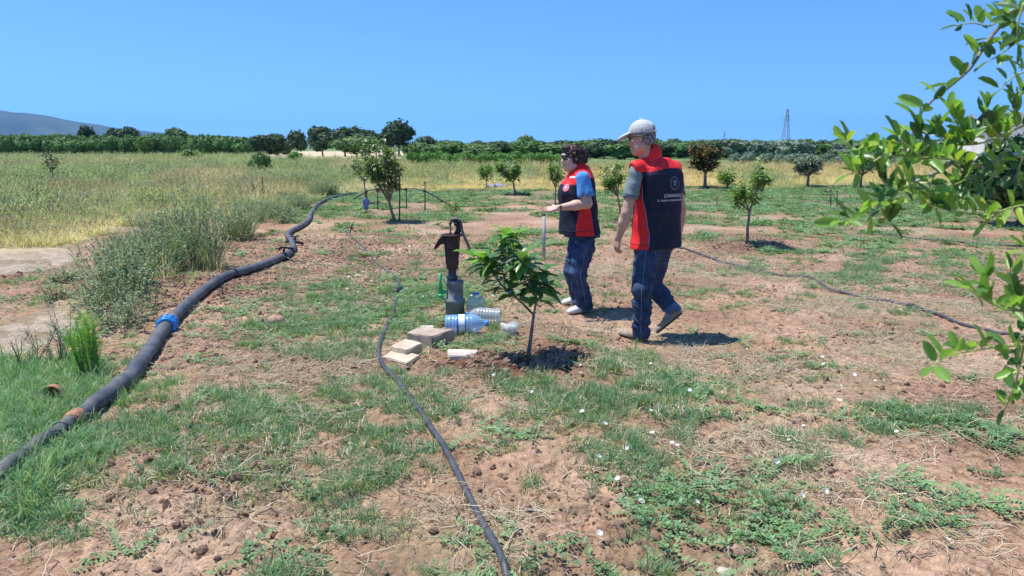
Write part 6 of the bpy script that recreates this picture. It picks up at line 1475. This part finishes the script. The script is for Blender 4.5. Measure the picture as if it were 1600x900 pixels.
    Jn.cap(anR+vn(anR-knR)*.035, anR+vn(anR-knR)*.16, .075, .10, .0, None, True); Jn.cap(anL+np.array([0, 0, -.095]), anL+np.array([.0, 0, -.20]), .055, .09, 0, None, True)
    folds(Jn, .08, .34, .021, 31, 26, 6); folds(Jn, .32, .56, .014, 32, 20, 8); folds(Jn, .54, .80, .010, 33, 12, 9)
    dK = vn(anR-knR)
    def jm(x, y, z):
        u = (x-knR[0])*dK[0]+(y-knR[1])*dK[1]+(z-knR[2])*dK[2]; L = np.linalg.norm(anR-knR); r = np.zeros(len(x), int); near = np.sqrt((x-anR[0])**2+(y-anR[1])**2+(z-anR[2])**2) < .16; r[(u > L-.035) & near] = 1; return r
    jn = Jn.build('jeans', [M_JM, M_HEM], t, jm)
    # outer seam of the near leg, and a belt loop line
    bj = onto([jn]); pts = []
    for k in range(22):
        u = k/21; c = (hipL+(knL-hipL)*u*2) if u < .5 else (knL+(anL-knL)*(u*2-1)); d = vn(np.array([-.25, -.97, 0])); h = bj.ray_cast(Vector(c+d*.3), Vector(-d))
        if h[0] is not None: pts.append(h[0]+Vector(d)*.0015)
    m = MB(); m.tube(pts, .0028, 4); m.build('seam', M_SEAM, jn)
    pk = MB()
    for (a, b) in (((1024, 392), (1048, 390)), ((1026, 412), (1046, 410)), ((1024, 392), (1026, 412)), ((1048, 390), (1046, 410))):
        ptsk = []
        for u in np.linspace(0, 1, 7):
            q = at(a[0]+(b[0]-a[0])*u, a[1]+(b[1]-a[1])*u, Y0-.5); d = Vector((q.x, q.y, q.z-HC)).normalized(); h = bj.ray_cast(q, d)
            if h[0] is not None: ptsk.append(h[0]-d*.002)
        if len(ptsk) > 2: pk.tube(ptsk, .002, 4)
    if pk.n: pk.build('back_pocket', M_SEAM, jn)
    shoe('shoe', heelL, toeL, (0, 0, 1), M_SHOE, M_SOLE, t); shoe('shoe', heelR, toeR, upR, M_SHOE, M_SOLE, t)
man()

# ------------------------------------------------------------------ the woman
def woman():
    Y0 = 6.86
    J = lambda px, py, dy=0: V3(at(px, py, Y0+dy))
    root = gp(905, 487); root.z = hz1(root.x, root.y)
    t = thing('person', root, 'curly haired woman in sunglasses, navy and red vest and blue shirt holding out her palm', 'person')
    ha = R(97); fa = np.array([-math.sin(ha), math.cos(ha), 0]); la = np.array([-math.cos(ha), -math.sin(ha), 0])   # la = her left, towards the camera
    cen = J(905, 320, .0); o = (cen[0], cen[1]); fr = (o, la, fa)
    shL = J(911, 279, -.17); shR = J(911, 279, .17); elL = J(917, 318, -.20); wrL = J(872, 325, -.24); elR = J(915, 320, .22); wrR = J(896, 345, .24)
    pel = J(909, 380, 0); hipL = pel+la*.09; hipR = pel-la*.09; knL = J(903, 428, -.12); knR = J(894, 424, .08)
    toeL = ground_at(V3(gp(886, 490)), .004); heelL = ground_at(V3(gp(926, 484)), .004); v = heelL-toeL; heelL = toeL+vn(v)*.25
    toeR = ground_at(V3(gp(877, 475)), .004); heelR = toeR+vn(V3(gp(920, 471))-V3(gp(877, 475)))*.25; heelR[2] = toeR[2]
    anL = heelL+vn(toeL-heelL)*.05+np.array([0, 0, .08]); anR = heelR+vn(toeR-heelR)*.05+np.array([0, 0, .08])
    hc = J(894, 246, -.02); hd = R(112); fh = vn(np.array([-math.sin(hd), math.cos(hd), -.10])); nk = J(903, 270, .0)
    lo = (wrL[0]-.24, Y0-.48, -.02); hi = (J(950, 380)[0]+.05, Y0+.48, 1.66)
    B = Field(lo, hi, .0048)
    B.loft([(.80, 0, 0, .13, .11), (.95, 0, .01, .14, .13), (1.15, 0, .01, .15, .14), (1.25, 0, 0, .16, .11), (1.32, 0, -.01, .11, .07)], fr, .03)
    for h, k_, a_ in ((hipL, knL, anL), (hipR, knR, anR)): B.cap(h, k_, .088, .055, .03); B.cap(k_, a_, .052, .034, .02)
    B.cap(anL, toeL*.75+heelL*.25+np.array([0, 0, .03]), .03, .02, .02); B.cap(anR, toeR*.75+heelR*.25+np.array([0, 0, .03]), .03, .02, .02)
    B.cap(nk-np.array([0, 0, .05]), hc+np.array([.01, 0, -.05]), .058, .052, .03)
    B.cap(shL, elL, .056, .047, .02); B.cap(elL, elL*.6+wrL*.4, .046, .044, .02); B.cap(elL*.6+wrL*.4, wrL, .044, .026, .02); B.cap(shR, elR, .056, .047, .02); B.cap(elR, wrR, .045, .026, .02)
    hand(B, wrL, J(846, 329, -.26)-wrL, (0.1, -.45, .9), (0.1, .5, .9), .16, .98, .16); hand(B, wrR, (-.4, 0, -.9), la, fa, .6, .92)
    P, A = head(B, hc, fh, [0, 0, 1], .98)
    def bm_(x, y, z):
        q = P(0, .094, -.063); return (np.sqrt(((x-q[0])*1)**2+((y-q[1]))**2+((z-q[2])*1.7)**2) < .021).astype(int)
    B.build('body', [M_SKW, M_LIP], t, bm_)
    for s_ in (-1, 1):
        e = MB(); e.lathe([(0, -.011), (.008, -.008), (.0115, 0), (.008, .008), (0, .011)], 12, Matrix.Translation(P(s_*.030, .077, .010))); e.build('eye', mat('eye_white', (.7, .7, .68), .3, (.05, .03, .02), 5), t)
    # curly hair gathered behind
    H = Field(hc-.21, hc+.23, .005); H.ell(P(0, -.012, .034), np.array([.082, .098, .080]), A, .02); H.ell(P(0, -.080, .010), (.070, .064, .072), A, .03); H.ell(P(0, -.10, -.03), (.06, .05, .05), A, .03); H.ell(P(.05, -.02, -.02), (.04, .05, .06), A, .03); H.ell(P(-.05, -.02, -.02), (.04, .05, .06), A, .03); H.ell(P(0, .05, .095), (.05, .045, .025), A, .02)
    H.ell(P(0, .092, -.035), (.064, .062, .092), A, .02, True)
    H.wrinkle(lambda x, y, z: .016*np.abs(n3(x*34, y*34, z*34, 6))-.005+.007*n3(x*70, y*70, z*70, 8)); hair = H.build('hair', M_HAIRD, t)
    rg = random.Random(5); m = MB()
    for i in range(110):
        th = rg.uniform(0, 2*PI); ph = rg.uniform(-.4, 1.5); d = np.array([math.cos(th)*math.cos(ph), math.sin(th)*math.cos(ph), math.sin(ph)]); q = P(d[0]*.088, -.035+d[1]*.115, .03+d[2]*.088)
        if (q-P(0, 0, 0)) @ A[1] > .03: continue
        pts = [Vector(q)]; dd = np.array(A[0])*d[0]+np.array(A[1])*d[1]+np.array(A[2])*d[2]; r_ = rg.uniform(.008, .014)
        for j in range(1, 7): a = j*1.3; pts.append(Vector(q+dd*.005*j+np.array([math.cos(a)*r_, math.sin(a)*r_, -.006*j+rg.gauss(0, .002)])))
        m.tube(pts, .0028, 4, False)
    m.build('curls', M_HAIRD, hair)
    G = MB()
    for s_ in (-1, 1): G.tube([Vector(P(s_*.064, .078, .018)), Vector(P(s_*.080, .02, .016)), Vector(P(s_*.078, -.03, .012))], .006, 6)
    G.tube([Vector(P(-.064, .082, .026)), Vector(P(0, .104, .028)), Vector(P(.064, .082, .026))], .0055, 6); g = G.build('sunglasses', M_FRAME, t)
    for s_ in (-1, 1):
        l = MB(); V = []; n = 6
        for j in range(n+1):
            for i in range(n+1): u, w = i/n*2-1, j/n*2-1; k = math.sqrt(max(0, 1-.3*w*w)); V.append(P(s_*.036+u*.030*k, .104-.013*abs(s_*.036+u*.030)/.036-.005*w*w, .006+w*.022))
        l.add(V, [(j*(n+1)+i, j*(n+1)+i+1, (j+1)*(n+1)+i+1, (j+1)*(n+1)+i) for j in range(n) for i in range(n)]); l.build('lens', M_GLASS, g)
    m = MB(); a = wrL+(wrL-elL)/np.linalg.norm(wrL-elL)*-.02; d = vn(wrL-elL); m.tube([Vector(a-d*.006), Vector(a+d*.006)], .031, 14); m.tube([Vector(a+np.array([0, -.026, .012])), Vector(a+np.array([0, -.034, .014]))], .014, 10); m.build('watch', M_WATCH, t)
    # blue shirt sleeves
    T = Field((shL[0]-.22, Y0-.36, 1.0), (shL[0]+.2, Y0+.36, 1.40), .006)
    for sh, el in ((shL, elL), (shR, elR)): e = sh+(el-sh)*.62; T.cap(sh, e, .064, .078, .02); T.cap(e+(el-sh)*.03, e+(el-sh)*.30, .070, .080, .0, None, True)
    T.loft([(1.05, 0, 0, .165, .145), (1.24, 0, 0, .165, .115), (1.32, 0, 0, .08, .07)], fr, .02)
    T.wrinkle(lambda x, y, z: .010*(np.abs(n3(x*22, y*22, z*5, 7))-.4)); T.build('shirt', M_SHB, t)
    secs = [(.755, 0, -.008, .205, .192), (.80, 0, -.006, .203, .188), (.92, 0, .005, .195, .174), (1.02, 0, .012, .19, .165), (1.12, 0, .012, .192, .155), (1.20, 0, .010, .192, .150), (1.27, 0, 0, .180, .125), (1.315, 0, -.004, .145, .105), (1.35, 0, 0, .095, .088), (1.37, 0, .004, .080, .08)]
    Vf = Field((o[0]-.34, o[1]-.34, .70), (o[0]+.34, o[1]+.34, 1.5), .0055); Vf.loft(secs, fr, .02, 2.2)
    Vf.ell((o[0]+fa[0]*.10, o[1]+fa[1]*.10, 1.12), (.10, .16, .10), None, .06)
    Vf.cap(nk+np.array([0, 0, -.03]), nk+np.array([-.005, 0, .045]), .084, .076, .02); Vf.cap(nk+np.array([-.004, .0, .01]), hc+np.array([0, .0, -.02]), .064, .064, .0, None, True)
    for sh, s_ in ((shL, 1), (shR, -1)): Vf.cap(sh+la*s_*.065+np.array([0, 0, .0]), sh+la*s_*.07+np.array([0, 0, -.13]), .074, .062, .0, None, True)
    Vf.cap((o[0], o[1], .62), (o[0], o[1], .78), .15, .13, .0, None, True)
    Vf.wrinkle(lambda x, y, z: n3(x*6, y*6, z*8, 41)*.010+n3(x*15+z*7, y*15, z*12, 42)*.005)
    def vm(x, y, z):
        u = (x-o[0])*la[0]+(y-o[1])*la[1]; w = (x-o[0])*fa[0]+(y-o[1])*fa[1]; r = np.zeros(len(x), int); r[z > 1.262-.055*sstep(-.02, .10, w)] = 1
        hw = .035+.050*sstep(1.15, .75, z); r[(np.abs(u) > .08) & (np.abs(w+.015) < hw) & (z < 1.20)] = 1; r[(np.abs(u) > .08) & (np.abs(w+.015) < .05) & (z > 1.0) & (z < 1.16)] = 1
        return r
    vest = Vf.build('vest', [M_NAVY, M_RED], t, vm); bv = onto([vest]); cu = np.array([o[0], o[1], 0])
    # badge on the chest and a light strip on the seam, thrown on from the camera-left front
    q = J(884, 293, -.5); d = vn(np.array([q[0]*0+.62, .78, 0])); ux = np.array([.78, -.62, 0])
    h = bv.ray_cast(Vector(J(884.5, 293, -.6)), Vector(vn(J(884.5, 293, 0)-J(884.5, 293, -.6))))
    if h[0] is not None:
        c = np.array(h[0]); m = MB(); disc(m, 0, 0, .036, 24, .028); disc(m, 0, 0, .024, 20); wrap(m, bv, c, ux, (0, 0, 1), d).build('badge', M_RPR, vest, False)
        m = MB(); disc(m, 0, .002, .012, 14, 0, .001); disc(m, 0, 0, .0275, 24, .0245, .0005); wrap(m, bv, c, ux, (0, 0, 1), d).build('badge_print', M_WHITE, vest, False)
        m = MB(); n = 8; V = [(-.005+.075*i/n, .083+.004*i/n+j*.013, 0) for i in range(n+1) for j in (0, 1)]; m.add(V, [(2*i, 2*i+2, 2*i+3, 2*i+1) for i in range(n)]); wrap(m, bv, c, ux, (0, 0, 1), d).build('chest_strip', M_WHITE, vest, False)
    pts = []
    for k in range(41):
        a_ = 2*PI*k/40; q_ = np.array([math.cos(a_), math.sin(a_), 0]); h = bv.ray_cast(Vector(cu+q_*.5+np.array([0, 0, .79])), Vector(-q_))
        if h[0] is not None: pts.append(h[0]+Vector(q_)*.0015)
    m = MB(); m.tube(pts, .0022, 4); m.build('hem', M_HEMV, vest)
    Jn = Field((toeR[0]-.05, Y0-.45, .02), (pel[0]+.30, Y0+.45, .92), .0055); frp = ((pel[0], pel[1]), la, fa); Jn.loft([(.72, 0, 0, .175, .165), (.84, 0, 0, .165, .155), (.90, 0, 0, .15, .14)], frp, .04)
    for h, k_, a_ in ((hipL, knL, anL), (hipR, knR, anR)): Jn.cap(h+np.array([0, 0, -.02]), k_, .108, .074, .05); Jn.cap(k_, a_+np.array([0, 0, -.015]), .073, .086, .03)
    for a_ in (anL, anR): Jn.cap(a_+np.array([0, 0, -.12]), a_+np.array([0, 0, -.25]), .075, .11, 0, None, True)
    folds(Jn, .08, .40, .013, 51, 12, 9); folds(Jn, .36, .72, .014, 52, 20, 7)
    jn = Jn.build('jeans', M_JW, t); bj = onto([jn]); pts = []
    for k in range(22):
        u = k/21; c = (hipL+(knL-hipL)*u*2) if u < .5 else (knL+(anL-knL)*(u*2-1)); d = vn(np.array([.15, -.97, 0])); h = bj.ray_cast(Vector(c+d*.3), Vector(-d))
        if h[0] is not None: pts.append(h[0]+Vector(d)*.0015)
    m = MB(); m.tube(pts, .0028, 4); m.build('seam', M_SEAM, jn)
    shoe('shoe', heelL, toeL, (0, 0, 1), M_SHW, M_SOLW, t, .044); shoe('shoe', heelR, toeR, (0, 0, 1), M_SHW, M_SOLW, t, .044)
woman()

# ================================================================== AIR: even pale haze over the whole plain
def haze():
    m = bpy.data.materials.new('haze'); m.use_nodes = True; N = m.node_tree.nodes; N.clear(); o = N.new('ShaderNodeOutputMaterial'); v = N.new('ShaderNodeVolumePrincipled')
    v.inputs['Color'].default_value = (.22, .50, 1.0, 1); v.inputs['Density'].default_value = .00009; v.inputs['Anisotropy'].default_value = .2
    m.node_tree.links.new(v.outputs[0], o.inputs['Volume']); b = MB(); b.box((0, 1500, 148), (36000, 15600, 304)); h = b.build('haze', m, None, False); tag(h, 'thin blue summer haze over the plain', 'haze', kind='stuff')
haze()
